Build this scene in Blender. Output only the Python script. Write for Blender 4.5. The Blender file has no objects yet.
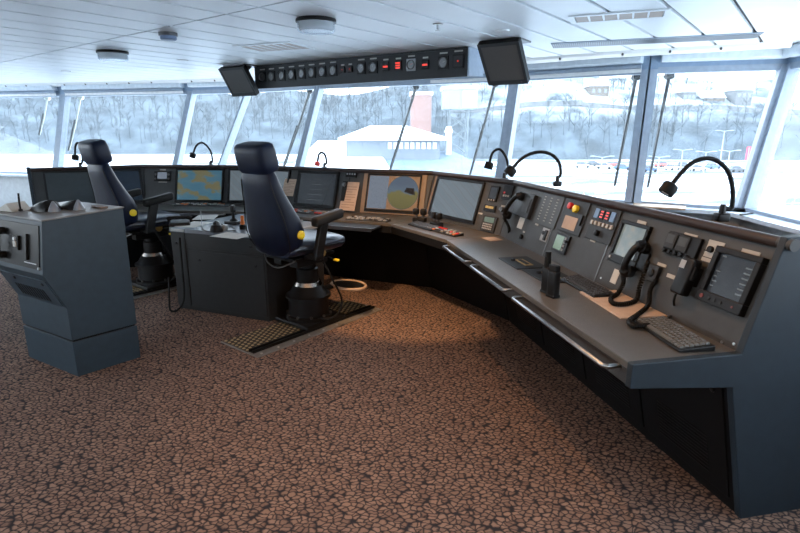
import bpy, bmesh, math, random
from mathutils import Vector, Matrix
R = random.Random(7)
sc = bpy.context.scene
COL = sc.collection
V = Vector
# ------------------------------------------------------------------ camera
CH = 1.55; FPX = 533.0; PIT = math.radians(14.3)
def ray(u, v):
    a = (u-400)/FPX; b = (266.5-v)/FPX
    return V((a, math.cos(PIT)+b*math.sin(PIT), -math.sin(PIT)+b*math.cos(PIT)))
def at_z(u, v, z):            # point of a level plane
    r = ray(u, v); t = (z-CH)/r.z
    return V((r.x*t, r.y*t, z))
def at_y(u, v, y):            # point of an upright plane facing us at distance y
    r = ray(u, v); t = y/r.y
    return V((r.x*t, y, CH+r.z*t))
cam = bpy.data.cameras.new('camera'); cam.lens = 24.0; cam.sensor_width = 36.0; cam.clip_start = .05; cam.clip_end = 2000
co = bpy.data.objects.new('camera', cam); COL.objects.link(co)
co.location = (0, 0, CH); co.rotation_euler = (math.pi/2-PIT, 0, 0); sc.camera = co
vs = sc.view_settings
vs.view_transform = 'Standard'; vs.look = 'None'; vs.gamma = 1; vs.use_curve_mapping = False; vs.exposure = 1.42

# ------------------------------------------------------------------ materials
MATS = {}
def nodes(name):
    m = bpy.data.materials.new(name); m.use_nodes = True
    nt = m.node_tree; nt.nodes.clear()
    out = nt.nodes.new('ShaderNodeOutputMaterial')
    return m, nt, out
def mat(name, col, rough=.5, metal=0, var=.08, scale=20, bump=0, bscale=200, coat=0, spec=.5):
    if name in MATS: return MATS[name]
    m, nt, out = nodes(name)
    b = nt.nodes.new('ShaderNodeBsdfPrincipled')
    nt.links.new(b.outputs[0], out.inputs[0])
    b.inputs['Roughness'].default_value = rough; b.inputs['Metallic'].default_value = metal
    b.inputs['Coat Weight'].default_value = coat; b.inputs['Specular IOR Level'].default_value = spec
    tc = nt.nodes.new('ShaderNodeTexCoord')
    n = nt.nodes.new('ShaderNodeTexNoise'); n.inputs['Scale'].default_value = scale; n.inputs['Detail'].default_value = 4
    nt.links.new(tc.outputs['Object'], n.inputs['Vector'])
    r = nt.nodes.new('ShaderNodeValToRGB')
    r.color_ramp.elements[0].position = .3; r.color_ramp.elements[1].position = .7
    r.color_ramp.elements[0].color = [c*(1-var) for c in col]+[1]
    r.color_ramp.elements[1].color = [min(1, c*(1+var)) for c in col]+[1]
    nt.links.new(n.outputs['Fac'], r.inputs[0]); nt.links.new(r.outputs[0], b.inputs['Base Color'])
    if bump:
        n2 = nt.nodes.new('ShaderNodeTexNoise'); n2.inputs['Scale'].default_value = bscale
        nt.links.new(tc.outputs['Object'], n2.inputs['Vector'])
        bp = nt.nodes.new('ShaderNodeBump'); bp.inputs['Strength'].default_value = bump; bp.inputs['Distance'].default_value = .002
        nt.links.new(n2.outputs['Fac'], bp.inputs['Height']); nt.links.new(bp.outputs[0], b.inputs['Normal'])
    MATS[name] = m; return m
GREY = mat('console_grey', (.042, .044, .045), .5, spec=.35, bump=.25, bscale=900)
DARKGREY = mat('panel_dark_grey', (.019, .020, .021), .5, spec=.3)
MIDGREY = mat('panel_mid_grey', (.045, .05, .052), .5, spec=.35)
SLATE = mat('console_side_slate', (.017, .027, .037), .55, spec=.3, bump=.3, bscale=900)
KICK = mat('cabinet_charcoal', (.006, .006, .0065), .6, spec=.15)
TOP = mat('worktop_grey', (.085, .079, .07), .36, spec=.45, bump=.15, bscale=1200)
TOPL = mat('pedestal_top_light', (.2, .2, .195), .35)
TAN = mat('bezel_tan', (.2, .14, .09), .5)
BLACK = mat('black_plastic', (.006, .006, .0065), .42, spec=.25)
BLACKR = mat('black_rubber', (.006, .006, .006), .6, spec=.2)
RAILBROWN = mat('edge_rail_brown', (.03, .02, .018), .4, spec=.3)
NAVY = mat('navy_leather', (.003, .007, .022), .45, spec=.25, var=.2, bump=.5, bscale=250)
STEEL = mat('brushed_steel', (.5, .5, .5), .28, 1)
DSTEEL = mat('dark_steel', (.12, .12, .12), .35, .8)
WHITEL = mat('label_white', (.36, .34, .3), .5)
PAPER = mat('paper_white', (.5, .49, .45), .7)
PAPERW = mat('paper_cream', (.46, .33, .24), .7)
YELLOW = mat('yellow_plastic', (.8, .58, .02), .4)
RED = mat('red_plastic', (.6, .03, .02), .4)
ORANGE = mat('orange_plastic', (.65, .16, .02), .4)
CEIL = mat('ceiling_white', (.72, .76, .78), .38, var=.03, scale=3)
CEILGAP = mat('ceiling_gap_dark', (.012, .016, .025), .7)
FRAME = mat('frame_blue_grey', (.28, .34, .42), .45)
HEADER = mat('header_blue_grey', (.22, .31, .43), .45)
WALLP = mat('wall_paint', (.55, .6, .64), .6)
SHELF = mat('shelf_pale', (.66, .76, .86), .3)
WOOD = mat('shelf_tan_wood', (.42, .3, .2), .5, var=.2)
BLIND = mat('blind_fabric', (.6, .68, .75), .7)
VENTM = mat('vent_beige', (.36, .28, .22), .5)
LAMPW = mat('lamp_white', (.7, .72, .72), .35)
BRASS = mat('brass', (.5, .33, .12), .35, .8)
KEYS = mat('keycap_grey', (.30, .30, .29), .5)
GREYPL = mat('grey_plastic', (.3, .31, .32), .5)
BLUEB = mat('blue_button', (.12, .22, .4), .4)
def dirty_snow():              # trodden and ploughed snow with wet road showing in long streaks
    m, nt, out = nodes('ploughed_snow'); b = nt.nodes.new('ShaderNodeBsdfPrincipled'); b.inputs['Roughness'].default_value = .85
    tc = nt.nodes.new('ShaderNodeTexCoord'); mp = nt.nodes.new('ShaderNodeMapping'); mp.inputs['Scale'].default_value = (.02, .09, 1); mp.inputs['Rotation'].default_value = (0, 0, .12)
    n = nt.nodes.new('ShaderNodeTexNoise'); n.inputs['Scale'].default_value = 1.0; n.inputs['Detail'].default_value = 7; n.inputs['Roughness'].default_value = .65
    nt.links.new(tc.outputs['Object'], mp.inputs[0]); nt.links.new(mp.outputs[0], n.inputs['Vector'])
    r = nt.nodes.new('ShaderNodeValToRGB'); r.color_ramp.elements[0].position = .46; r.color_ramp.elements[1].position = .56
    r.color_ramp.elements[0].color = (.075, .085, .095, 1); r.color_ramp.elements[1].color = (.84, .87, .9, 1)
    nt.links.new(n.outputs['Fac'], r.inputs[0]); nt.links.new(r.outputs[0], b.inputs['Base Color']); nt.links.new(b.outputs[0], out.inputs[0]); return m
SNOWG = dirty_snow()
SNOW = mat('snow', (.86, .88, .9), .8, var=.03, scale=.05)
def emit(name, col, s=1.0, base=.02):
    if name in MATS: return MATS[name]
    m, nt, out = nodes(name)
    b = nt.nodes.new('ShaderNodeBsdfPrincipled'); b.inputs['Base Color'].default_value = (base, base, base, 1)
    b.inputs['Roughness'].default_value = .25
    b.inputs['Emission Color'].default_value = (*col, 1); b.inputs['Emission Strength'].default_value = s*.38
    nt.links.new(b.outputs[0], out.inputs[0]); MATS[name] = m; return m
def screen_mat(name, stops, scale=4, strength=.8, wave=False, base=.015, sx=1, sy=1, detail=5, rough=.22):
    m, nt, out = nodes(name)
    b = nt.nodes.new('ShaderNodeBsdfPrincipled'); b.inputs['Base Color'].default_value = (base, base, base*1.05, 1)
    b.inputs['Roughness'].default_value = rough
    uv = nt.nodes.new('ShaderNodeUVMap')
    mp = nt.nodes.new('ShaderNodeMapping'); mp.inputs['Scale'].default_value = (sx, sy, 1)
    nt.links.new(uv.outputs[0], mp.inputs[0])
    if wave:
        n = nt.nodes.new('ShaderNodeTexWave'); n.bands_direction = 'DIAGONAL'; n.inputs['Distortion'].default_value = 1.5
    else:
        n = nt.nodes.new('ShaderNodeTexNoise'); n.inputs['Detail'].default_value = detail
    n.inputs['Scale'].default_value = scale
    nt.links.new(mp.outputs[0], n.inputs['Vector'])
    r = nt.nodes.new('ShaderNodeValToRGB'); e = r.color_ramp.elements
    e[0].position, e[0].color = stops[0][0], (*stops[0][1], 1); e[1].position, e[1].color = stops[-1][0], (*stops[-1][1], 1)
    for p, c in stops[1:-1]:
        x = e.new(p); x.color = (*c, 1)
    nt.links.new(n.outputs['Fac'], r.inputs[0]); nt.links.new(r.outputs[0], b.inputs['Emission Color'])
    b.inputs['Emission Strength'].default_value = strength*.36
    nt.links.new(b.outputs[0], out.inputs[0]); MATS[name] = m; return m
S_CHART = screen_mat('screen_chart', [(.40, (.07, .19, .28)), (.49, (.09, .21, .28)), (.53, (.2, .19, .10)), (.7, (.21, .18, .09))], 2.6, .6, sy=1.3)
S_ECDIS = screen_mat('screen_route', [(.2, (.13, .17, .2)), (.47, (.17, .2, .23)), (.5, (.11, .12, .13)), (.8, (.15, .19, .22))], 1.6, .8, wave=True)
S_DATA = screen_mat('screen_data', [(.3, (.17, .21, .27)), (.55, (.2, .24, .30)), (.66, (.10, .12, .16))], 14, .8, sy=2.5)
S_RADAR = screen_mat('screen_radar', [(.38, (.13, .2, .28)), (.48, (.17, .24, .27)), (.53, (.25, .24, .10)), (.66, (.22, .20, .08))], 3, .65)
def radar_mat():
    m = S_RADAR; nt = m.node_tree; uv = [n for n in nt.nodes if n.type == 'UVMAP'][0]; nz = [n for n in nt.nodes if n.type == 'TEX_NOISE'][0]; rp = [n for n in nt.nodes if n.type == 'VALTORGB'][0]
    s = nt.nodes.new('ShaderNodeSeparateXYZ'); nt.links.new(uv.outputs[0], s.inputs[0])
    a = nt.nodes.new('ShaderNodeMath'); a.operation = 'MULTIPLY_ADD'; a.inputs[1].default_value = .45
    nt.links.new(nz.outputs['Fac'], a.inputs[0]); nt.links.new(s.outputs[1], a.inputs[2]); nt.links.new(a.outputs[0], rp.inputs[0])
    e = rp.color_ramp.elements
    for x, p, c in zip(e, (.3, .70, .76, 1.0), ((.17, .16, .06), (.22, .20, .07), (.13, .2, .27), (.1, .15, .22))): x.position = p; x.color = (*c, 1)
radar_mat()
S_DARK = screen_mat('screen_dim', [(.3, (.02, .026, .034)), (.6, (.035, .042, .05)), (.75, (.06, .065, .07))], 9, .7, sy=2)
S_PALE = screen_mat('screen_pale', [(.3, (.2, .26, .27)), (.55, (.3, .33, .31)), (.7, (.4, .36, .26))], 3.5, .7)
S_TOUCH = screen_mat('screen_touch', [(.3, (.02, .026, .033)), (.62, (.033, .04, .048)), (.7, (.045, .05, .055))], 5, .7)
S_GREEN = screen_mat('screen_green', [(.35, (.05, .13, .03)), (.6, (.12, .24, .06))], 12, .6, sy=2)
S_LCD = screen_mat('screen_lcd', [(.35, (.12, .17, .11)), (.6, (.18, .23, .15))], 14, .7)
S_OFF = mat('screen_off', (.02, .021, .024), .16, var=.02)
E_RED = emit('red_led', (.9, .05, .03), 1.3)
E_AMBER = emit('amber_led', (.7, .38, .08), .7)
E_TXT = emit('screen_text', (.45, .5, .52), .22)
E_WARM = emit('lamp_warm', (1, .62, .3), 6)

def carpet():
    m, nt, out = nodes('pebble_carpet')
    b = nt.nodes.new('ShaderNodeBsdfPrincipled'); b.inputs['Roughness'].default_value = .95; b.inputs['Specular IOR Level'].default_value = .1
    tc = nt.nodes.new('ShaderNodeTexCoord')
    ns = nt.nodes.new('ShaderNodeTexNoise'); ns.inputs['Scale'].default_value = 26
    nt.links.new(tc.outputs['Object'], ns.inputs['Vector'])
    mx = nt.nodes.new('ShaderNodeMix'); mx.data_type = 'VECTOR'; mx.inputs['Factor'].default_value = .035
    nt.links.new(tc.outputs['Object'], mx.inputs[4]); nt.links.new(ns.outputs['Color'], mx.inputs[5])
    mp = nt.nodes.new('ShaderNodeMapping'); mp.inputs['Scale'].default_value = (1.0, 1.4, 1)
    mp.inputs['Rotation'].default_value = (0, 0, .5)
    nt.links.new(mx.outputs[1], mp.inputs[0])
    ve = nt.nodes.new('ShaderNodeTexVoronoi'); ve.voronoi_dimensions = '2D'; ve.feature = 'DISTANCE_TO_EDGE'; ve.inputs['Scale'].default_value = 33
    vc = nt.nodes.new('ShaderNodeTexVoronoi'); vc.voronoi_dimensions = '2D'; vc.inputs['Scale'].default_value = 33
    for x in (ve, vc): nt.links.new(mp.outputs[0], x.inputs['Vector'])
    cr = nt.nodes.new('ShaderNodeValToRGB'); e = cr.color_ramp.elements
    e[0].color = (.15, .096, .074, 1); e[1].color = (.39, .255, .19, 1)
    sp = nt.nodes.new('ShaderNodeSeparateColor'); nt.links.new(vc.outputs['Color'], sp.inputs[0])
    fn = nt.nodes.new('ShaderNodeTexNoise'); fn.inputs['Scale'].default_value = 120
    nt.links.new(tc.outputs['Object'], fn.inputs['Vector'])
    ad = nt.nodes.new('ShaderNodeMix'); ad.inputs['Factor'].default_value = .45
    nt.links.new(sp.outputs[0], ad.inputs[2]); nt.links.new(fn.outputs['Fac'], ad.inputs[3])
    nt.links.new(ad.outputs[0], cr.inputs[0])
    er = nt.nodes.new('ShaderNodeValToRGB'); er.color_ramp.elements[0].position = .01; er.color_ramp.elements[1].position = .20
    nt.links.new(ve.outputs['Distance'], er.inputs[0])
    fr = nt.nodes.new('ShaderNodeValToRGB'); fr.color_ramp.elements[0].position = .42; fr.color_ramp.elements[1].position = .78
    fr.color_ramp.elements[0].color = (1, 1, 1, 1); fr.color_ramp.elements[1].color = (0, 0, 0, 1); nt.links.new(vc.outputs['Distance'], fr.inputs[0])
    ml = nt.nodes.new('ShaderNodeMath'); ml.operation = 'MULTIPLY'; nt.links.new(er.outputs[0], ml.inputs[0]); nt.links.new(fr.outputs[0], ml.inputs[1])
    fm = nt.nodes.new('ShaderNodeMix'); fm.data_type = 'RGBA'; fm.inputs[6].default_value = (.034, .032, .036, 1)
    nt.links.new(ml.outputs[0], fm.inputs[0]); nt.links.new(cr.outputs[0], fm.inputs[7])
    nt.links.new(fm.outputs[2], b.inputs['Base Color'])
    bp = nt.nodes.new('ShaderNodeBump'); bp.inputs['Strength'].default_value = .4; bp.inputs['Distance'].default_value = .004
    nt.links.new(ml.outputs[0], bp.inputs['Height']); nt.links.new(bp.outputs[0], b.inputs['Normal'])
    nt.links.new(b.outputs[0], out.inputs[0]); return m
CARPET = carpet()
def glass():                  # salt-streaked window glass: mostly clear, a little scattering dirt, some gloss
    m, nt, out = nodes('window_glass')
    t = nt.nodes.new('ShaderNodeBsdfTransparent'); t.inputs[0].default_value = (.93, .97, 1, 1)
    d = nt.nodes.new('ShaderNodeBsdfTranslucent'); d.inputs[0].default_value = (.80, .93, 1, 1)
    tc = nt.nodes.new('ShaderNodeTexCoord'); n = nt.nodes.new('ShaderNodeTexNoise'); n.inputs['Scale'].default_value = 5; n.inputs['Detail'].default_value = 6
    nt.links.new(tc.outputs['Object'], n.inputs['Vector'])
    mr = nt.nodes.new('ShaderNodeMapRange'); mr.inputs[1].default_value = .3; mr.inputs[2].default_value = .7
    mr.inputs[3].default_value = .025; mr.inputs[4].default_value = .06
    nt.links.new(n.outputs['Fac'], mr.inputs[0])
    mx = nt.nodes.new('ShaderNodeMixShader'); nt.links.new(mr.outputs[0], mx.inputs[0])
    nt.links.new(t.outputs[0], mx.inputs[1]); nt.links.new(d.outputs[0], mx.inputs[2])
    g = nt.nodes.new('ShaderNodeBsdfGlossy'); g.inputs['Roughness'].default_value = .02
    m2 = nt.nodes.new('ShaderNodeMixShader'); m2.inputs[0].default_value = .04
    nt.links.new(mx.outputs[0], m2.inputs[1]); nt.links.new(g.outputs[0], m2.inputs[2])
    nt.links.new(m2.outputs[0], out.inputs[0]); return m
GLASS = glass()
def clear(name, tint, a):
    m, nt, out = nodes(name)
    t = nt.nodes.new('ShaderNodeBsdfTransparent'); t.inputs[0].default_value = (*tint, 1)
    g = nt.nodes.new('ShaderNodeBsdfPrincipled'); g.inputs['Base Color'].default_value = (.7, .73, .75, 1); g.inputs['Roughness'].default_value = .15
    mx = nt.nodes.new('ShaderNodeMixShader'); mx.inputs[0].default_value = a
    nt.links.new(t.outputs[0], mx.inputs[1]); nt.links.new(g.outputs[0], mx.inputs[2]); nt.links.new(mx.outputs[0], out.inputs[0]); return m
DIFFUSER = clear('lamp_diffuser', (.9, .95, 1), .35)

# ------------------------------------------------------------------ mesh builder
WM = {}
class MB:
    def __init__(s, M=None): s.bm = bmesh.new(); s.M = M or Matrix(); s.uv = None
    def _v(s, p): return s.bm.verts.new(s.M @ V(p))
    def face(s, pts, uv=False):
        f = s.bm.faces.new([s._v(p) for p in pts])
        if uv:
            l = s.bm.loops.layers.uv.verify()
            for lp, q in zip(f.loops, ((0, 0), (1, 0), (1, 1), (0, 1))): lp[l].uv = q
        return s
    def hexa(s, b, t):        # two rings of equal length: bottom and top
        n = len(b); vb = [s._v(p) for p in b]; vt = [s._v(p) for p in t]
        s.bm.faces.new(vb[::-1]); s.bm.faces.new(vt)
        for i in range(n): s.bm.faces.new((vb[i], vb[(i+1) % n], vt[(i+1) % n], vt[i]))
        return s
    def box(s, x0, y0, z0, x1, y1, z1):
        return s.hexa([(x0, y0, z0), (x1, y0, z0), (x1, y1, z0), (x0, y1, z0)], [(x0, y0, z1), (x1, y0, z1), (x1, y1, z1), (x0, y1, z1)])
    def loft(s, rings, cap=True):
        vr = [[s._v(p) for p in r] for r in rings]; n = len(rings[0])
        for a, b in zip(vr, vr[1:]):
            for i in range(n): s.bm.faces.new((a[i], a[(i+1) % n], b[(i+1) % n], b[i]))
        if cap: s.bm.faces.new(vr[0][::-1]); s.bm.faces.new(vr[-1])
        return s
    def lathe(s, prof, c=(0, 0, 0), axis='z', n=20):
        c = V(c); rings = []
        for r, h in prof:
            ring = []
            for i in range(n):
                a = 2*math.pi*i/n; x, y = r*math.cos(a), r*math.sin(a)
                ring.append(c+V({'z': (x, y, h), 'y': (y, h, x), 'x': (h, x, y)}[axis]))
            rings.append(ring)
        return s.loft(rings)
    def tube(s, pts, r, n=8, close=False):
        pts = [V(p) for p in pts]; rings = []; up = None; N = len(pts)
        for i, p in enumerate(pts):
            if close: d = pts[(i+1) % N]-pts[i-1]
            else: d = pts[min(i+1, N-1)]-pts[max(i-1, 0)]
            d.normalize()
            if up is None: up = V((0, 0, 1)) if abs(d.z) < .9 else V((1, 0, 0))
            a = (up-d*up.dot(d)).normalized(); up = a; b = d.cross(a)
            rr = r[i] if isinstance(r, (list, tuple)) else r
            rings.append([p+(a*math.cos(2*math.pi*k/n)+b*math.sin(2*math.pi*k/n))*rr for k in range(n)])
        if close: rings.append(rings[0])
        return s.loft(rings, not close)
    def rbox(s, c, size, r=.02, seg=3):        # rounded box
        t = bmesh.new(); bmesh.ops.create_cube(t, size=1)
        for v in t.verts: v.co = V((v.co.x*size[0], v.co.y*size[1], v.co.z*size[2]))
        bmesh.ops.bevel(t, geom=t.verts[:]+t.edges[:], offset=r, segments=seg, profile=.5, affect='EDGES')
        mp = {v: s._v(v.co+V(c)) for v in t.verts}
        for f in t.faces: s.bm.faces.new([mp[v] for v in f.verts])
        t.free(); return s
    def build(s, name, m, parent=None, smooth=False, bevel=0, kind=None):
        bm = s.bm
        if parent is not None:
            bm.transform(WM[parent.name].inverted())
        bmesh.ops.recalc_face_normals(bm, faces=bm.faces[:])
        me = bpy.data.meshes.new(name)
        if smooth:
            for f in bm.faces: f.smooth = True
        bm.to_mesh(me); bm.free()
        if smooth: me.set_sharp_from_angle(angle=math.radians(40))
        me.materials.append(m)
        o = bpy.data.objects.new(name, me); COL.objects.link(o)
        if parent is not None: o.parent = parent; WM[o.name] = WM[parent.name]
        else: WM[o.name] = Matrix()
        if bevel:
            md = o.modifiers.new('bevel', 'BEVEL'); md.width = bevel; md.segments = 2; md.limit_method = 'ANGLE'; md.harden_normals = False
        if kind: o['kind'] = kind
        return o
def spline(pts, n=6):
    pts = [V(p) for p in pts]; out = []
    for i in range(len(pts)-1):
        p0 = pts[max(i-1, 0)]; p1 = pts[i]; p2 = pts[i+1]; p3 = pts[min(i+2, len(pts)-1)]
        for k in range(n):
            t = k/n
            out.append(.5*((2*p1)+(p2-p0)*t+(2*p0-5*p1+4*p2-p3)*t*t+(3*p1-p0-3*p2+p3)*t**3))
    out.append(pts[-1]); return out
def coil(pts, r, turns, n=10):
    pts = spline(pts, 20); L = len(pts); out = []; m = int(turns*n)
    for j in range(m+1):
        f = j/m*(L-1); i = min(int(f), L-2); p = pts[i].lerp(pts[i+1], f-i); d = (pts[i+1]-pts[i]).normalized()
        a = d.cross(V((.3, .2, .9))).normalized(); b = d.cross(a); t = 2*math.pi*j/n
        out.append(p+(a*math.cos(t)+b*math.sin(t))*r)
    return out
def tag(o, label, cat, group=None):
    o['label'] = label; o['category'] = cat
    if group: o['group'] = group
    return o
def thing(name, label, cat, M=Matrix(), group=None):
    o = bpy.data.objects.new(name, None); COL.objects.link(o); o.matrix_world = M; o.empty_display_size = .1
    WM[o.name] = M.copy() if M is not None else Matrix()
    return tag(o, label, cat, group)
def dup(root, M, label=None, group=None):
    r = root.copy(); COL.objects.link(r); r.matrix_world = M; WM[r.name] = M.copy()
    if label: r['label'] = label
    if group: r['group'] = group
    for ch in list(root.children):
        c = ch.copy(); COL.objects.link(c); c.parent = r
        for g in list(ch.children):
            d = g.copy(); COL.objects.link(d); d.parent = c
    return r
def TR(x, y, z=0): return Matrix.Translation((x, y, z))
def YAW(p, deg):              # local y points deg to the right of world +Y
    return Matrix.Translation(p) @ Matrix.Rotation(-math.radians(deg), 4, 'Z')
# ================================================================== THE ROOM
ZC, ZH, ZS = 2.2, 2.05, .93
HEAD = [(-7.6, 8.72), (-4.84, 8.09), (-2.81, 7.57), (-1.97, 7.29), (-.95, 6.63), (1.16, 5.62), (2.16, 4.89), (3.16, 4.59), (3.12, 2.6), (3.1, .4), (3.1, -3)]
OFS = [(.1, -.2), (-.17, -.2), (-.24, -.28), (-.42, -.3), (-.29, -.28), (-.17, -.28), (-.11, -.2), (-.38, -.31), (-.36, .0), (-.35, 0), (-.35, .1)]
HEADV = [V((x, y, ZH)) for x, y in HEAD]
SILLV = [V((x+a, y+b, ZS)) for (x, y), (a, b) in zip(HEAD, OFS)]
LW = [V((-7.6, 8.72, 0)), V((-7.9, 5, 0)), V((-7.9, 1, 0)), V((-7.9, -3, 0))]
def inward(a, b):
    d = (b-a); d.z = 0; d.normalize(); return V((d.y, -d.x, 0))   # right-hand side while walking along the wall
def struct(mb, name, m, **k):
    o = mb.build(name, m, **k); o['kind'] = 'structure'; return o
# floor
b = MB(); b.hexa([(-8.2, -3.3, -.08), (3.4, -3.3, -.08), (3.4, 5, -.08), (1.2, 6.1, -.08), (-5, 8.6, -.08), (-8.2, 9.2, -.08)], [(-8.2, -3.3, 0), (3.4, -3.3, 0), (3.4, 5, 0), (1.2, 6.1, 0), (-5, 8.6, 0), (-8.2, 9.2, 0)])
struct(b, 'floor', CARPET)
# ceiling: a dark deck with long planks under it, running fore and aft
AX = math.radians(37.5); fw = V((math.sin(AX), math.cos(AX), 0)); rt = V((math.cos(AX), -math.sin(AX), 0))
b = MB(); rim = [(-8.2, -3.3), (3.4, -3.3), (3.4, 5), (1.2, 6.1), (-5, 8.6), (-8.2, 9.2)]
b.hexa([(x, y, ZC+.02) for x, y in rim], [(x, y, ZC+.12) for x, y in rim]); deck = struct(b, 'ceiling', CEILGAP)
edge = [V((-8.0, 8.65, 0)), V((-4.9, 7.95, 0)), V((-2.9, 7.42, 0)), V((-2.05, 7.13, 0)), V((-1.05, 6.45, 0)), V((1.0, 5.42, 0)), V((1.72, 4.89, 0)), V((2.93, 4.27, 0)), V((2.93, -3, 0)), V((-8, -3, 0))]
def inside(p):
    c = False
    for i in range(len(edge)):
        a, q = edge[i], edge[i-1]
        if (a.y > p.y) != (q.y > p.y) and p.x < (q.x-a.x)*(p.y-a.y)/(q.y-a.y)+a.x: c = not c
    return c
def clipconvex(poly, a, n):   # keep the side where (p-a).n <= 0
    out = []
    for i in range(len(poly)):
        p, q = poly[i-1], poly[i]; dp, dq = (p-a).dot(n), (q-a).dot(n)
        if (dp <= 0) != (dq <= 0): out.append(p.lerp(q, dp/(dp-dq)))
        if dq <= 0: out.append(q)
    return out
b = MB(); W = .296; o0 = V((.214, 2.99, 0)).dot(rt)     # one seam passes here
k0 = V((-1.21, 3.5, 0)).dot(fw)                          # the cross seam
hull = [V((-8.2, 9.2, 0)), V((-4.9, 8.35, 0)), V((1.2, 6.0, 0)), V((3.3, 5.1, 0)), V((3.25, -3.1, 0)), V((-8.2, -3.1, 0))]
for k in range(-46, 46):
    for lo, hi in ((-20, k0-.008), (k0+.008, 20)):
        s0, s1 = o0+k*W+.013, o0+(k+1)*W-.013
        q = [rt*s0+fw*lo, rt*s1+fw*lo, rt*s1+fw*hi, rt*s0+fw*hi]
        for i in range(len(hull)):
            a, c = hull[i], hull[(i+1) % len(hull)]; n = V((-(c-a).y, (c-a).x, 0))
            if q: q = clipconvex(q, a, n)
        if len(q) > 2: b.hexa([(p.x, p.y, ZC) for p in q], [(p.x, p.y, ZC+.02) for p in q])
planks = b.build('ceiling_planks', CEIL, deck)
# front and starboard windows
nW = len(HEAD)-1
for i in range(nW):
    a, c, sa, scc = HEADV[i], HEADV[i+1], SILLV[i], SILLV[i+1]
    nin = inward(a, c)
    if i >= 8 and False: continue
    b = MB()
    def bar(p, q, w, d, other=None):
        dirn = (q-p).normalized(); side = dirn.cross(nin).normalized(); dn = side.cross(dirn)
        b.hexa([p-side*w-dn*d, p+side*w-dn*d, p+side*w+dn*d, p-side*w+dn*d], [q-side*w-dn*d, q+side*w-dn*d, q+side*w+dn*d, q-side*w+dn*d])
    al = (c-a).normalized()
    bw = {0: .035, 1: .05, 2: .04, 3: .022, 4: .035, 5: .055, 6: .06, 7: .075, 8: .05, 9: .05, 10: .05}
    # window frame: two jambs, head and sill rails
    bar(sa+al*bw[i]*.5, a+al*bw[i]*.5, bw[i]*.5, .05); bar(scc-al*bw[i+1]*.5, c-al*bw[i+1]*.5, bw[i+1]*.5, .05)
    bar(a+al*bw[i], c-al*bw[i+1], .025, .045); bar(sa+al*bw[i], scc-al*bw[i+1], .025, .045)
    w = struct(b, 'window_%d' % (i+1), FRAME)
    g = MB(); g.face([sa+al*bw[i], scc-al*bw[i+1], c-al*bw[i+1], a+al*bw[i]]); g.build('glass_pane', GLASS, w)
# header band above the windows, wall below them
b = MB(); lo = MB()
for i in range(nW):
    a, c = HEADV[i], HEADV[i+1]; n = inward(a, c)
    b.hexa([a-n*.05, c-n*.05, c+n*.04, a+n*.04], [p+V((0, 0, ZC+.1-ZH)) for p in (a-n*.05, c-n*.05, c+n*.04, a+n*.04)])
    sa, scc = SILLV[i].copy(), SILLV[i+1].copy()
    lo.hexa([(p.x, p.y, 0) for p in (sa-n*.05, scc-n*.05, scc+n*.03, sa+n*.03)], [(p.x, p.y, ZS-.03) for p in (sa-n*.05, scc-n*.05, scc+n*.03, sa+n*.03)])
struct(b, 'trim_1', HEADER); struct(lo, 'wall_front', WALLP)
# window board (shelf) running inside the sills
b = MB()
for i in range(nW):
    sa, scc = SILLV[i], SILLV[i+1]; n = inward(sa, scc); d = .17 if i < 7 else .2
    q = [sa-n*.02, scc-n*.02, scc+n*d, sa+n*d]
    b.hexa([(p.x, p.y, ZS-.03) for p in q], [(p.x, p.y, ZS) for p in q])
struct(b, 'trim_2', SHELF)
p = at_z(655, 205, ZS+.001); q = at_z(712, 217, ZS+.001)
b = MB(); d = (SILLV[7]-SILLV[6]).normalized(); n = inward(SILLV[6], SILLV[7])
s0 = SILLV[6]+d*.02+n*.06; s1 = SILLV[6]+d*.42+n*.06
b.hexa([s0, s1, s1+n*.2, s0+n*.2], [x+V((0, 0, .012)) for x in (s0, s1, s1+n*.2, s0+n*.2)]); struct(b, 'trim_3', WOOD)
# white rounded edge of the ceiling over the windows, with its row of small studs
b = MB(); st = MB()
for i in range(len(edge)-3):
    a, c = edge[i], edge[i+1]; n = inward(a, c)
    prof = [(0.02, .0), (.0, -.022), (-.03, -.04), (-.08, -.04), (-.1, 0)]
    b.loft([[p+n*x+V((0, 0, ZC+z)) for x, z in prof] for p in (a, c)])
    L = (c-a).length
    for k in range(int(L/.36)):
        p = a.lerp(c, (k+.5)*.36/L)+n*-.005+V((0, 0, ZC-.022)); st.lathe([(.009, -.014), (.012, .012)], p, n=8)
tr = struct(b, 'trim_4', CEIL); st.build('stud', DSTEEL, tr)
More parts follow.
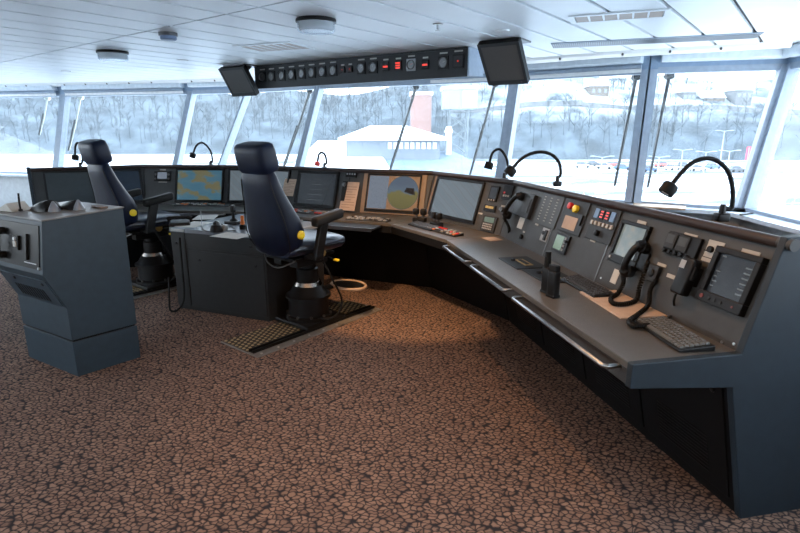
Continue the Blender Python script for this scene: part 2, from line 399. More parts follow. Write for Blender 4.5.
# roller blind cassettes under the header
for k, (i, f0, f1, full) in enumerate([(5, .12, .96, 1), (6, .07, .95, 0), (1, .04, .96, 1), (0, .3, .97, 1), (2, .05, .95, 0), (7, .05, .9, 0), (4, .62, .95, 1)]):
    a, c = HEADV[i], HEADV[i+1]; n = inward(a, c); p, q = a.lerp(c, f0), a.lerp(c, f1)
    up = lambda z: V((0, 0, z))
    r = thing('roller_blind', ['pale roller blind cassette with dark tube above the window left of the wide pillar', 'pale roller blind cassette above the rightmost full front window', 'pale rolled blind with white hem above the window behind the far chair', 'pale rolled blind with white hem above the leftmost window', 'short pale roller blind box above the narrow window by the hanging left monitor', 'pale roller blind box on the starboard side window', 'pale roller blind box with dark tube just right of the overhead gauge panel'][k], 'blind', TR(*p.lerp(q, .5)), 'roller blinds above the windows')
    b = MB(); b.loft([[s+n*x+up(z) for x, z in ((.04, .145), (.13, .145), (.14, .13), (.14, .075), (.13, .06), (.04, .06))] for s in (p, q)]); b.build('cassette', BLIND, r)
    if full:
        b = MB(); b.tube([p+n*.085+up(.034), q+n*.085+up(.034)], .019, 10); b.build('tube', FRAME, r)
        b = MB(); b.box(-.5, -.5, -.5, .5, .5, .5); bm = b.bm
        for v in bm.verts: v.co = p.lerp(q, v.co.x+.5)+n*(.085+v.co.y*.012)+up(.0+v.co.z*.03)
        b.build('hem_bar', LAMPW, r)
# port and aft walls
b = MB()
for i in range(3):
    a, c = LW[i], LW[i+1]; n = V((-1, 0, 0))
    b.hexa([a, c, c+n*.1, a+n*.1], [p+V((0, 0, ZS)) for p in (a, c, c+n*.1, a+n*.1)])
    b.hexa([p+V((0, 0, ZH)) for p in (a, c, c+n*.1, a+n*.1)], [p+V((0, 0, ZC+.1)) for p in (a, c, c+n*.1, a+n*.1)])
struct(b, 'wall_left', WALLP)
for i in range(3):
    a, c = LW[i], LW[i+1]; up = V((0, 0, 1)); n = V((-1, 0, 0)); b = MB(); d = (c-a).normalized()
    for p in (a+d*.03, c-d*.03):
        b.hexa([p-d*.03+up*ZS, p+d*.03+up*ZS, p+d*.03+n*.1+up*ZS, p-d*.03+n*.1+up*ZS], [p-d*.03+up*ZH, p+d*.03+up*ZH, p+d*.03+n*.1+up*ZH, p-d*.03+n*.1+up*ZH])
    w = struct(b, 'window_%d' % (nW+1+i), FRAME)
    g = MB(); e = n*.05; g.face([a+d*.06+e+up*ZS, c-d*.06+e+up*ZS, c-d*.06+e+up*ZH, a+d*.06+e+up*ZH]); g.build('glass_pane', GLASS, w)
b = MB(); b.box(-8, -3.15, 0, 3.3, -3.0, .93); b.box(-8, -3.15, 2.0, 3.3, -3, 2.3); b.box(-4.3, -3.15, .93, 3.3, -3, 2.0)
b.box(-8, -3.15, .9, -7.5, -3, 2.05)
struct(b, 'wall_aft', WALLP)
for j, (x0, x1) in enumerate(((-7.5, -4.3),)):
    b = MB(); y = -3.07
    for q in ((x0, .93, x1, .97), (x0, 1.96, x1, 2.0), (x0, .97, x0+.05, 1.96), (x1-.05, .97, x1, 1.96)): b.box(q[0], y-.03, q[1], q[2], y+.03, q[3])
    w = struct(b, 'window_%d' % (nW+4+j), FRAME); g = MB(); g.face([(x0, y, .95), (x1, y, .95), (x1, y, 1.98), (x0, y, 1.98)]); g.build('glass_pane', GLASS, w)

# ================================================================== CEILING FITTINGS
def round_light(u, v, rad, label):
    p = at_z(u, v, ZC); r = thing('ceiling_light', label, 'ceiling light', TR(*p), 'round ceiling lights')
    b = MB(r.matrix_world); b = MB(WM[r.name]); b.lathe([(rad*.98, 0), (rad, -.006), (rad, -.018), (rad*.9, -.022)], n=32); b.build('base_ring', BLACK, r, True)
    b = MB(WM[r.name]); b.lathe([(rad*.93, -.018), (rad*.93, -.062), (rad*.86, -.072), (rad*.6, -.074)], n=32); b.build('diffuser', DIFFUSER, r, True)
    b = MB(WM[r.name]); b.lathe([(rad*.84, -.02), (rad*.84, -.06)], n=32)
    b.build('reflector_drum', LAMPW, r, True)
    b = MB(WM[r.name])
    for k in range(26):
        a = 2*math.pi*k/26; c, s = math.cos(a), math.sin(a)
        b.hexa([(c*rad*.85-s*.004, s*rad*.85+c*.004, -.052), (c*rad*.85+s*.004, s*rad*.85-c*.004, -.052), (c*rad*.865+s*.004, s*rad*.865-c*.004, -.052), (c*rad*.865-s*.004, s*rad*.865+c*.004, -.052)],
               [(c*rad*.85-s*.004, s*rad*.85+c*.004, -.03), (c*rad*.85+s*.004, s*rad*.85-c*.004, -.03), (c*rad*.865+s*.004, s*rad*.865-c*.004, -.03), (c*rad*.865-s*.004, s*rad*.865+c*.004, -.03)])
    b.build('grille_slots', DSTEEL, r)
round_light(316, 19.5, .122, 'round drum ceiling light with black base ring, nearest above the chairs')
round_light(112.5, 51.5, .125, 'round drum ceiling light farther off at the port side')
p = at_z(168, 33, ZC); r = thing('smoke_detector', 'small dark blue round detector on the ceiling between the two drum lights', 'smoke detector', TR(*p))
b = MB(WM[r.name]); b.lathe([(.062, 0), (.062, -.02), (.055, -.022)], n=24); b.build('base', DSTEEL, r, True)
b = MB(WM[r.name]); b.lathe([(.054, -.02), (.054, -.04), (.046, -.048), (.02, -.05)], n=24); b.build('head', mat('detector_blue', (.16, .22, .34), .4), r, True)
def vent(p0, p1, w, n, label):
    a, c = at_z(*p0, ZC), at_z(*p1, ZC); d = (c-a).normalized(); m = (a+c)/2; L = (c-a).length; s = V((-d.y, d.x, 0))
    M = Matrix(((d.x, s.x, 0, m.x), (d.y, s.y, 0, m.y), (0, 0, 1, ZC), (0, 0, 0, 1)))
    r = thing('air_vent', label, 'vent', M, 'ceiling air vents')
    b = MB(M); h = L/2; g = w/2
    for q in ((-h-.03, -g-.03, h+.03, -g), (-h-.03, g, h+.03, g+.03), (-h-.03, -g, -h, g), (h, -g, h+.03, g)): b.box(q[0], q[1], -.008, q[2], q[3], .004)
    for k in range(1, n): x = -h+L*k/n; b.box(x-.006, -g, -.006, x+.006, g, .004)
    b.build('frame', CEIL, r)
    for k in range(n):
        x = -h+L*(k+.5)/n; b = MB(M); b.hexa([(x-L/n*.44, -g, -.004), (x+L/n*.44, -g, -.004), (x+L/n*.44, g, -.007), (x-L/n*.44, g, -.007)], [(x-L/n*.44, -g, .001), (x+L/n*.44, -g, .001), (x+L/n*.44, g, .001), (x-L/n*.44, g, .001)]); b.build('louvre', VENTM, r)
vent((575, 19), (664, 12.5), .17, 6, 'long beige slotted air vent near the top right, with six louvres')
vent((250, 48.5), (300, 45), .3, 6, 'pale ceiling air vent with beige louvres beyond the near drum light')
# long slotted grille along the ceiling edge
a, c = at_z(552, 45.5, ZC), at_z(759, 35, ZC); d = (c-a).normalized(); s = V((-d.y, d.x, 0)); L = (c-a).length
M = Matrix(((d.x, s.x, 0, a.x), (d.y, s.y, 0, a.y), (0, 0, 1, ZC), (0, 0, 0, 1)))
r = thing('defrost_grille', 'long narrow slotted grey grille in the ceiling edge above the right windows', 'grille', M)
b = MB(M); b.box(0, -.125, -.006, L, .125, .002); b.build('plate', FRAME, r)
b = MB(M)
for k in range(90):
    x = L*(k+.5)/90; b.box(x-.0045, -.10, -.009, x+.0045, .10, -.006)
b.build('slot_row', DSTEEL, r)
p = at_z(438, 24, ZC); r = thing('sprinkler_head', 'small steel sprinkler head hanging from the ceiling above the gauge panel', 'sprinkler', TR(*p))
b = MB(WM[r.name]); b.lathe([(.035, 0), (.03, -.006), (.01, -.008), (.009, -.03), (.004, -.034)], n=16); b.build('stem', STEEL, r, True)
b = MB(WM[r.name]); b.lathe([(.002, -.034), (.018, -.04), (.018, -.043)], n=16); b.build('deflector', STEEL, r, True)
for (u, v), lab in zip(((502, 30.5), (66, 71), (183, 60)), ('small flat round speaker disc in the ceiling left of the long beige vent', 'small flat ceiling disc close to the left windows', 'small flat ceiling disc right of the far drum light')):
    p = at_z(u, v, ZC); b = MB(TR(*p)); b.lathe([(.05, 0), (.048, -.008), (.03, -.01)], n=20)
    tag(b.build('ceiling_disc', LAMPW, None, True), lab, 'ceiling disc', 'flat ceiling discs')

# ================================================================== OVERHEAD GAUGE PANEL
A0, A1 = V((-1.51, 5.86, 0)), V((.54, 4.53, 0)); od = (A1-A0).normalized(); on = V((od.y, -od.x, 0))   # on points back to the operators
OL = (A1-A0).length; zt, zb = 2.195, 1.975
OM = Matrix(((od.x, 0, on.x, A0.x), (od.y, 0, on.y, A0.y), (0, 1, 0, zb), (0, 0, 0, 1)))    # local: x along, y up, z out
r = thing('overhead_console', 'long dark overhead panel of round gauges hung from the ceiling', 'overhead panel', OM)
OH = zt-zb
b = MB(OM); b.hexa([(0, 0, 0), (OL, 0, 0), (OL, .02, -.26), (0, .02, -.26)], [(0, OH, 0), (OL, OH, 0), (OL, OH, -.26), (0, OH, -.26)]); b.build('housing', DARKGREY, r, bevel=.004)
b = MB(OM); b.hexa([(OL, .0, 0), (OL+.012, .0, .0), (OL+.012, .02, -.28), (OL, .02, -.28)], [(OL, OH, 0), (OL+.012, OH, 0), (OL+.012, OH, -.28), (OL, OH, -.28)]); b.build('end_plate', FRAME, r)
b = MB(OM); b.box(0, -.005, -.002, OL, .012, .008); b.box(0, OH-.012, -.002, OL, OH, .008); b.build('edge_strip', DARKGREY, r)
Oi = OM.inverted()
def opan(u, v):
    rr = ray(u, v); c = V((0, 0, CH)); n = on; t = (A0-c).dot(n)/rr.dot(n); return Oi @ (c+rr*t)
def gauge(u, v, w, kind):
    c = opan(u, v); x, y = c.x, c.y; m = DSTEEL if kind != 'white' else GREYPL
    b = MB(OM); b.box(x-w, y-w*1.08, 0, x+w, y+w*1.08, .012)
    g = b.build('gauge', {'white': GREYPL}.get(kind, BLACK), r, bevel=.003)
    if kind in ('round', 'white'):
        b = MB(OM); b.lathe([(w*.86, .012), (w*.86, .018), (w*.78, .02), (w*.74, .014)], (x, y, 0), n=24); b.build('rim', DSTEEL, g, True)
        b = MB(OM); b.lathe([(w*.74, .012), (w*.74, .0135)], (x, y, 0), n=24); b.build('dial', PAPER if kind == 'white' else DARKGREY, g)
        b = MB(OM); a = R.uniform(.3, 2.6); dx, dy = math.cos(a)*w*.6, math.sin(a)*w*.6
        b.hexa([(x-dy*.06, y+dx*.06, .0138), (x+dy*.06, y-dx*.06, .0138), (x+dx, y+dy, .0138)], [(x-dy*.06, y+dx*.06, .015), (x+dy*.06, y-dx*.06, .015), (x+dx, y+dy, .015)]); b.build('needle', RED if kind == 'white' else WHITEL, g)
    if kind == 'red':
        for k in range(3):
            b = MB(OM); b.box(x-w*.62, y-w*.75+k*w*.55, .012, x+w*.62, y-w*.75+k*w*.55+w*.34, .0135); b.build('red_digits', E_RED, g)
    if kind == 'flat':
        b = MB(OM); b.box(x-w*.7, y-w*.3, .012, x+w*.7, y+w*.1, .0135); b.build('red_digits', E_RED, g)
    if kind == 'lamp':
        b = MB(OM); b.box(x-w*.8, y-w*.8, .012, x+w*.8, y+w*.8, .0135); b.build('dark_face', DARKGREY, g)
        b = MB(OM); b.lathe([(w*.14, .0135), (w*.1, .018)], (x, y, 0), n=10); b.build('red_lamp', E_RED, g)
    b = MB(OM); b.box(x-w*.75, y+w*1.42, 0, x+w*.75, y+w*1.42+.012, .002); b.build('name_plate', WHITEL, r)
for u, v, w, k in [(263, 77.2, .047, 'round'), (272, 76.5, .047, 'round'), (282, 75.6, .047, 'round'), (292, 74.6, .047, 'round'), (302, 73.7, .047, 'round'), (312, 72.8, .047, 'round'), (322.5, 71.8, .047, 'round'), (333.5, 70.6, .047, 'round'),
                   (343, 70, .026, 'lamp'), (350.5, 69.3, .026, 'lamp'), (361.5, 68.5, .048, 'round'), (373.5, 67.5, .048, 'round'), (386, 66.5, .035, 'flat'), (398.5, 65.6, .036, 'red'), (411.5, 65, .045, 'white'), (425.5, 64.6, .034, 'flat'), (443.5, 62.8, .048, 'round'), (458.5, 61.3, .05, 'lamp')]:
    gauge(u, v, w, k)

# ================================================================== HANGING MONITORS
def hanging_monitor(tl, W_, tilt, H0, zt_, label):
    a = at_z(*tl, zt_); d = od.copy(); t = math.radians(tilt); dn = (V((0, 0, -1))*math.cos(t)-on*math.sin(t))*H0; n = dn.cross(d).normalized()
    if n.z > 0: n = -n
    H_ = dn.length; y = -dn.normalized()
    o = a+dn; M = Matrix(((d.x, y.x, n.x, o.x), (d.y, y.y, n.y, o.y), (d.z, y.z, n.z, o.z), (0, 0, 0, 1)))
    r = thing('ceiling_monitor', label, 'monitor', M, 'monitors hung under the ceiling')
    b = MB(M); b.box(0, 0, -.05, W_, H_, 0); b.build('casing', BLACK, r, bevel=.006)
    b = MB(M); e = .024
    for q in ((0, 0, W_, e*1.6), (0, H_-e, W_, H_), (0, e*1.6, e, H_-e), (W_-e, e*1.6, W_, H_-e)): b.box(q[0], q[1], 0, q[2], q[3], .006)
    f = b.build('bezel', MIDGREY, r)
    b = MB(M); b.box(e, e*1.6, -.001, W_-e, H_-e, .0015); b.build('screen', mat('screen_grey_off', (.1, .098, .094), .32, var=.02), r)
    b = MB(M); b.lathe([(.006, .006), (.005, .008)], (W_-.05, .02, 0), n=10); b.build('power_button', DSTEEL, f)
    up = M @ V((W_*.5, H_*.75, -.05)); b = MB(); t = V((up.x, up.y, ZC)); s = d*.1
    q = on*-.13
    b.hexa([t-s, t+s, t+s+q, t-s+q], [up-s+on*.0, up+s, up+s+q*.3, up-s+q*.3]); b.build('bracket', DSTEEL, r)
    b = MB(); b.hexa([t-s*1.5+on*.05-V((0, 0, .012)), t+s*1.5+on*.05-V((0, 0, .012)), t+s*1.5+q*1.4-V((0, 0, .012)), t-s*1.5+q*1.4-V((0, 0, .012))], [t-s*1.5+on*.05, t+s*1.5+on*.05, t+s*1.5+q*1.4, t-s*1.5+q*1.4]); b.build('ceiling_plate', DSTEEL, r)
hanging_monitor((477, 45), .325, 42, .36, 2.165, 'switched-off grey monitor tilted from the ceiling right of the gauge panel')
hanging_monitor((218.5, 69), .37, 32, .31, 2.165, 'dark tilted ceiling monitor at the left end of the gauge panel')
# ================================================================== BRIDGE CONSOLES
TV = [V(p) for p in ((1.408, 1.883, 0), (.917, 4.233, 0), (.328, 5.21, 0), (-.506, 5.559, 0), (-1.564, 6.1, 0), (-2.932, 6.179, 0), (-3.829, 5.6, 0))]
D, FT, ZW, ZP = .593, .13, .74, 1.15
nV = len(TV)
def miter(i):
    ns = []
    for a, c in ((i-1, i), (i, i+1)):
        if a < 0 or c >= nV: continue
        d = (TV[c]-TV[a]).normalized(); ns.append(V((-d.y, d.x, 0)))
    m = sum(ns, V((0, 0, 0))).normalized(); return m/m.dot(ns[0])
MI = [miter(i) for i in range(nV)]
def cp(i, d, z): p = TV[i]+MI[i]*d; return V((p.x, p.y, z))
def prof(i, pts, e0=0, e1=0):         # solid of a cross section swept along facet i
    L = (TV[i+1]-TV[i]).normalized()
    return MB().loft([[cp(i, d, z)+L*e0 for d, z in pts], [cp(i+1, d, z)-L*e1 for d, z in pts]])
PFR = []
for i in range(nV-1):
    o = cp(i+1, FT, ZW); t = cp(i+1, 0, ZP); s = (cp(i, FT, ZW)-o).normalized(); n = s.cross(t-o).normalized(); h = n.cross(s)
    PFR.append(Matrix(((s.x, h.x, n.x, o.x), (s.y, h.y, n.y, o.y), (s.z, h.z, n.z, o.z), (0, 0, 0, 1))))
def onp(i, u, v):
    M = PFR[i]; n = M.col[2].xyz; o = M.col[3].xyz; c = V((0, 0, CH)); rr = ray(u, v)
    q = M.inverted() @ (c+rr*((o-c).dot(n)/rr.dot(n))); return q.x, q.y
UNITS = [('wing_console', 'long starboard wing console with handsets, keyboards and a touch display', 'console'),
         ('corner_console', 'short angled console with the large grey-blue route display', 'console'),
         ('radar_console', 'console with the tan-framed round radar picture', 'console'),
         ('conning_console', 'centre console in front of the near chair with dim conning display', 'console'),
         ('chart_console', 'port front console with the blue and brown chart display', 'console'),
         ('port_console', 'far left dark end console behind the empty far chair', 'console')]
CON = []
for i, (nm, lab, cat) in enumerate(UNITS):
    c = (TV[i]+TV[i+1])/2; r = thing(nm, lab, cat, TR(c.x, c.y, 0)); CON.append(r)
    g = .004
    k = prof(i, [(.145, .62), (.0, .0), (-.3, 0), (-.3, .72), (.10, .72)], .03 if i == 0 else g, g); cab = k.build('base_cabinet', KICK, r)
    prof(i, [(D, ZW), (D, ZW-.028), (FT-.02, ZW-.028), (FT-.02, ZW)], .02 if i == 0 else g*.5, g*.5).build('worktop', TOP, r, bevel=.003)
    prof(i, [(D-.004, ZW-.028), (D-.004, ZW-.09), (.155, .61), (.11, .62), (.11, ZW-.028)], .02 if i == 0 else g, g).build('apron', GREY if i == 0 else KICK, r)
    prof(i, [(FT, ZW), (0, ZP), (-.04, ZP), (-.04, ZW)], .02 if i == 0 else g, g).build('instrument_panel', GREY, r)
    prof(i, [(-.04, .72), (-.04, ZP), (-.22, ZP-.05), (-.3, .95), (-.3, .72)], .02 if i == 0 else g, g).build('back_casing', GREY, r)
    ring = [(.012+.02*math.cos(a), ZP+.004+.022*math.sin(a)) for a in [k*math.pi/5 for k in range(10)]]
    prof(i, ring+[], .0, 0).build('top_rail', RAILBROWN, r, True)
# near end panel
i = 0; r = CON[0]; L = (TV[1]-TV[0]).normalized()
pts = [(D+.003, ZW+.004), (D+.003, ZW-.092), (.157, .608), (.01, 0), (-.42, 0), (-.42, .95), (-.2, 1.13), (-.06, 1.185), (.03, 1.18), (FT+.012, ZW+.004)]
MB().loft([[cp(0, d, z)-L*.012 for d, z in pts], [cp(0, d, z)+L*.02 for d, z in pts]]).build('end_panel', SLATE, r, bevel=.004)
MB().tube([cp(0, .012, ZP+.004)-L*.03, cp(0, .012, ZP+.004)+L*.03], .023, 16).build('rail_end_cap', GREY, r, True)
# port end panel
i = 5; L = (TV[6]-TV[5]).normalized()
MB().loft([[cp(6, d, z)-L*.0 for d, z in pts], [cp(6, d, z)+L*.03 for d, z in pts]]).build('end_panel', SLATE, CON[5], bevel=.004)
# vent doors in the wing cabinet: the leaning face under the worktop
def kick_frame(i):
    o = cp(i+1, .0, 0); t = cp(i+1, .145, .62); s = (cp(i, 0, 0)-o).normalized(); n = s.cross(t-o).normalized(); h = n.cross(s)
    return Matrix(((s.x, h.x, n.x, o.x), (s.y, h.y, n.y, o.y), (s.z, h.z, n.z, o.z), (0, 0, 0, 1)))
KM = kick_frame(0); LL = (TV[0]-TV[1]).length
for k in range(4):
    x1 = LL-.05-k*.56; x0 = x1-.52
    b = MB(KM); b.box(x0, .06, 0, x1, .60, .008); d = b.build('cabinet_door', KICK, CON[0], bevel=.003)
    b = MB(KM)
    for q in range(11): b.box(x0+.1, .12+q*.018, .008, x1-.1, .12+q*.018+.007, .0105)
    b.build('vent_slots', BLACK, d)
    b = MB(KM); b.lathe([(.012, .008), (.012, .013), (.006, .014)], (x1-.05, .56, 0), n=12); b.build('lock', BLACK, d)
# handrails on the worktop edge
def handrail(i, f0, f1, out=.035, m=mat('rail_steel', (.28, .28, .28), .3, 1), z=.705):
    a, c = cp(i, D, z).lerp(cp(i+1, D, z), f0), cp(i, D, z).lerp(cp(i+1, D, z), f1); d = (c-a).normalized(); n = V((-d.y, d.x, 0))
    MB().tube([a-n*.01, a+n*(out-.012), a+n*out+d*.015, c+n*out-d*.015, c+n*(out-.012), c-n*.01], .009, 10).build('handrail', m, CON[i], True)
handrail(0, .03, .40, .06); handrail(0, .46, .70, .05); handrail(0, .75, .97, .05)
handrail(4, .1, .62, .03); handrail(3, .2, .6, .03)

# ---- things set into the sloping panels (all parts of their console)
def solid(i, parent, name, m, s0, h0, s1, h1, t0, t1, bevel=0):
    return MB(PFR[i]).box(min(s0, s1), min(h0, h1), t0, max(s0, s1), max(h0, h1), t1).build(name, m, parent, bevel=bevel)
def rect(i, tl, br):
    a = onp(i, *tl); c = onp(i, *br); return min(a[0], c[0]), min(a[1], c[1]), max(a[0], c[0]), max(a[1], c[1])
def sub(i, parent, name, m, rc, f, t0, t1, bevel=0):
    s0, h0, s1, h1 = rc; w, h = s1-s0, h1-h0
    return solid(i, parent, name, m, s0+w*f[0], h0+h*f[1], s0+w*f[2], h0+h*f[3], t0, t1, bevel)
def quad(i, parent, name, m, s0, h0, s1, h1, t):
    return MB(PFR[i]).face([(s0, h0, t), (s1, h0, t), (s1, h1, t), (s0, h1, t)], True).build(name, m, parent)
def display(i, rc, smat, name='display', bez=BLACK, e=.022, eb=None, t=.02, outer=None):
    s0, h0, s1, h1 = rc; eb = eb or e
    d = MB(PFR[i])
    for q in ((s0, h0, s1, h0+eb), (s0, h1-e, s1, h1), (s0, h0+eb, s0+e, h1-e), (s1-e, h0+eb, s1, h1-e)): d.box(q[0], q[1], -.005, q[2], q[3], t)
    d = d.build(name, bez, CON[i], bevel=.003)
    quad(i, d, 'screen', smat, s0+e, h0+eb, s1-e, h1-e, t*.4)
    return d
def disc(i, parent, name, m, s, h, rad, t0, t1, n=20):
    return MB(PFR[i]).lathe([(rad, t0), (rad, t1-.001), (rad*.92, t1)], (s, h, 0), n=n).build(name, m, parent, True)
def plate(i, tl, br, m=WHITEL, name='label_plate', t=.003):
    s0, h0, s1, h1 = rect(i, tl, br); return solid(i, CON[i], name, m, s0, h0, s1, h1, 0, t)
def cplate(i, u, v, w, h, m=WHITEL, name='label_plate', t=.003):
    s, hh = onp(i, u, v); return solid(i, CON[i], name, m, s-w/2, hh-h/2, s+w/2, hh+h/2, 0, t)
def knob(i, parent, u, v, rad, m=BLACK, t=.02, name='knob'):
    s, h = onp(i, u, v); return disc(i, parent, name, m, s, h, rad, 0, t)
# seams between wing panels
for (a, c) in (((567, 198), (540.5, 251)), ((622, 213), (594, 277))):
    s0, h0 = onp(0, *a); s1, h1 = onp(0, *c); s = (s0+s1)/2
    solid(0, CON[0], 'panel_seam', DSTEEL, s-.005, .0, s+.005, .425, -.001, .003)
# -- wing console, from the bend towards us
rc = rect(0, (551, 189), (557, 228)); s0, h0 = onp(0, 533, 226); s1, h1 = onp(0, 567, 199)
al = solid(0, CON[0], 'alarm_panel', MIDGREY, s0, .19, s1-.02, .41, 0, .006, .002)
for q in range(3):
    for k in range(9):
        s = s0+(s1-.02-s0)*(.16+.3*q); h = .22+k*.02; solid(0, al, 'indicator_row', WHITEL, s-.012, h, s+.012, h+.006, .006, .008)
cplate(0, 537, 224.5, .05, .014)
rc = rect(0, (545, 229), (544, 241)); s, h = onp(0, 545, 235)
sw = solid(0, CON[0], 'switch_plate', GREYPL, s-.045, h-.045, s+.045, h+.045, 0, .006, .002)
solid(0, sw, 'black_rocker', BLACK, s+.008, h-.035, s+.036, h+.035, .006, .016, .002); disc(0, sw, 'black_button', BLACK, s-.02, h+.01, .014, .006, .012)
knob(0, CON[0], 522, 237, .017); cplate(0, 524, 232, .03, .012)
cplate(0, 521, 223, .085, .085, PAPER, 'instruction_label', .002)
# emergency stop sub-panel
rc = (onp(0, 556, 233)[0], .20, onp(0, 590, 212)[0]-.01, .415)
es = solid(0, CON[0], 'emergency_panel', DARKGREY, rc[0], rc[1], rc[2], rc[3], 0, .01, .003)
w = rc[2]-rc[0]
disc(0, es, 'yellow_button', YELLOW, rc[0]+w*.56, rc[1]+.155, .024, .01, .03); disc(0, es, 'red_button', RED, rc[0]+w*.30, rc[1]+.165, .021, .01, .03)
sub(0, es, 'instruction_label', PAPERW, rc, (.2, .1, .75, .48), .01, .012)
sub(0, es, 'black_toggle', BLACK, rc, (.82, .3, .93, .6), .01, .02)
# green LCD unit
s, h = onp(0, 562, 243.5)
lc = solid(0, CON[0], 'lcd_unit', BLACK, s-.085, h-.06, s+.085, h+.06, 0, .015, .003)
quad(0, lc, 'screen', S_GREEN, s-.066, h-.045, s+.03, h+.045, .016)
for k in range(4): solid(0, lc, 'key', GREYPL, s+.042, h-.043+k*.024, s+.056, h-.028+k*.024, .015, .019)
disc(0, lc, 'knob', BLACK, s+.071, h+.02, .009, .015, .03)
# indicator and button panel
s, h = onp(0, 604, 224); ww = .125
bp_ = solid(0, CON[0], 'button_panel', DARKGREY, s-ww, h-.105, s+ww, h+.09, 0, .01, .003)
for k in range(4):
    x = s-.085+k*.052
    solid(0, bp_, 'display_window', [BLUEB, BLACK, BLACK, BLUEB][k], x-.02, h+.02, x+.02, h+.075, .01, .014)
    if k in (1, 2):
        for q in range(3): solid(0, bp_, 'red_segment', E_RED, x-.012, h+.027+q*.016, x+.012, h+.035+q*.016, .014, .0155)
for k in range(6): x = s-.095+k*.038; solid(0, bp_, 'white_button', WHITEL, x-.011, h-.02, x+.011, h+.004, .01, .02, .002)
disc(0, bp_, 'knob', BLACK, s-.01, h-.06, .017, .01, .03); cplate(0, 593, 240.5, .05, .016)
# square monitor
rc = (onp(0, 606, 254)[0]-.005, onp(0, 635, 267)[1]+.0, onp(0, 640, 262)[0], .40)
s, h = onp(0, 631, 243); d = display(0, (s-.115, h-.12, s+.115, h+.105), S_PALE, 'small_monitor', BLACK, .02, .04)
disc(0, d, 'power_button', GREYPL, s-.095, h-.1, .008, .02, .024); cplate(0, 642, 222.5, .07, .016)
cplate(0, 615, 276.5, .05, .075, PAPER, 'instruction_label', .002)
# radio with two round-cornered modules
s, h = onp(0, 684, 246)
ra = solid(0, CON[0], 'vhf_radio', BLACK, s-.10, h-.055, s+.10, h+.05, 0, .018, .003)
for k, x in enumerate((s-.068, s+.01)): 
    solid(0, ra, 'module', DARKGREY, x-.032, h-.03, x+.036, h+.042, .018, .026, .004); solid(0, ra, 'lcd', MIDGREY, x-.022, h-.005, x+.026, h+.034, .026, .0275)
for k in range(5): disc(0, ra, 'knob', BLACK, s-.08+k*.036, h-.042, .009, .018, .032, 12)
cplate(0, 691, 235.5, .08, .014); cplate(0, 717, 243, .085, .014); cplate(0, 707, 260, .06, .016); cplate(0, 662, 265, .06, .014); cplate(0, 674, 277.5, .09, .018); cplate(0, 684, 270, .02, .03); cplate(0, 751, 252.5, .085, .016)
# key switch
s, h = onp(0, 712, 251); ks = solid(0, CON[0], 'key_switch', WHITEL, s-.03, h-.03, s+.03, h+.03, 0, .006); disc(0, ks, 'key_barrel', BLACK, s, h+.004, .014, .006, .02); solid(0, ks, 'key', BLACK, s-.018, h-.008, s+.018, h-.002, .02, .026)
# connector box
s, h = onp(0, 655, 274); cb = solid(0, CON[0], 'connector_box', DARKGREY, s-.035, h-.04, s+.035, h+.04, 0, .022, .003); disc(0, cb, 'socket', BLACK, s, h, .018, .022, .03)
DRED = mat('button_dull_red', (.16, .03, .025), .5)
# touch display
q0 = onp(0, 697, 299.5); q1 = onp(0, 772, 262); s0 = onp(0, 711, 273)[0]; s1 = onp(0, 757, 288)[0]; h0 = onp(0, 720, 308)[1]; h1 = onp(0, 749, 254)[1]
d = display(0, (s0, h0, s1, h1), S_TOUCH, 'touch_display', BLACK, .025, .045, .03)
w, h = s1-s0, h1-h0
for k in range(6): 
    y = h0+h*(.30+.09*k); solid(0, d, 'text_row', E_TXT, s0+w*.70, y, s0+w*.86, y+.006, .0125, .0135)
    if k < 4: solid(0, d, 'text_row', E_TXT, s0+w*.14, y, s0+w*(.24 if k % 2 else .2), y+.005, .0125, .0135)
solid(0, d, 'text_row', E_TXT, s0+w*.15, h0+h*.84, s0+w*.24, h0+h*.87, .0125, .0135)
disc(0, d, 'button', DRED, s0+.03, h0+.022, .009, .03, .034); disc(0, d, 'button', DRED, s1-.04, h0+.022, .005, .03, .033)
for k in range(3): disc(0, d, 'button', DARKGREY, s0+.07+k*.03, h0+.022, .007, .03, .034, 12)
for u, v in ((601, 278), (734, 344), (722, 342)): knob(0, CON[0], u, v, .006, STEEL, .004, 'screw')

# -- corner console (route display + radio strip)
a = onp(1, 440, 180); c = onp(1, 471, 231); s0 = onp(1, 433, 199)[0]; s1 = onp(1, 479, 208)[0]; h0 = .035; h1 = .405
d = display(1, (s0, h0, s1, h1), S_ECDIS, 'route_display', BLACK, .022, .03, .02)
solid(1, CON[1], 'route_display_surround', TAN, .01, .01, s0-.004, .425, 0, .008); cplate(1, 464, 180.5, .08, .014)
def unit(i, name, u, v, w, h, m=BLACK, t=.016): 
    s, hh = onp(i, u, v); return solid(i, CON[i], name, m, s-w/2, hh-h/2, s+w/2, hh+h/2, 0, t, .003), s, hh
o, s, h = unit(1, 'gauge_unit', 494.5, 194, .105, .13); quad(1, o, 'screen', S_DARK, s-.04, h-.045, s+.04, h+.05, .0165)
for k in range(3): disc(1, o, 'button', GREYPL, s-.03+k*.03, h-.055, .007, .016, .02, 10)
o, s, h = unit(1, 'selector_unit', 508.5, 193, .11, .115)
for k in range(3): solid(1, o, 'white_key', WHITEL, s-.036+k*.026, h-.035, s-.02+k*.026, h-.02, .016, .02)
solid(1, o, 'red_key', RED, s-.036, h-.01, s-.02, h+.004, .016, .02)
o, s, h = unit(1, 'radio_unit', 490.5, 208.5, .14, .055); quad(1, o, 'amber_screen', E_AMBER, s-.05, h-.003, s+.05, h+.017, .0165)
knob(1, CON[1], 503, 210, .02, DSTEEL, .03); cplate(1, 503.5, 206.3, .05, .014)
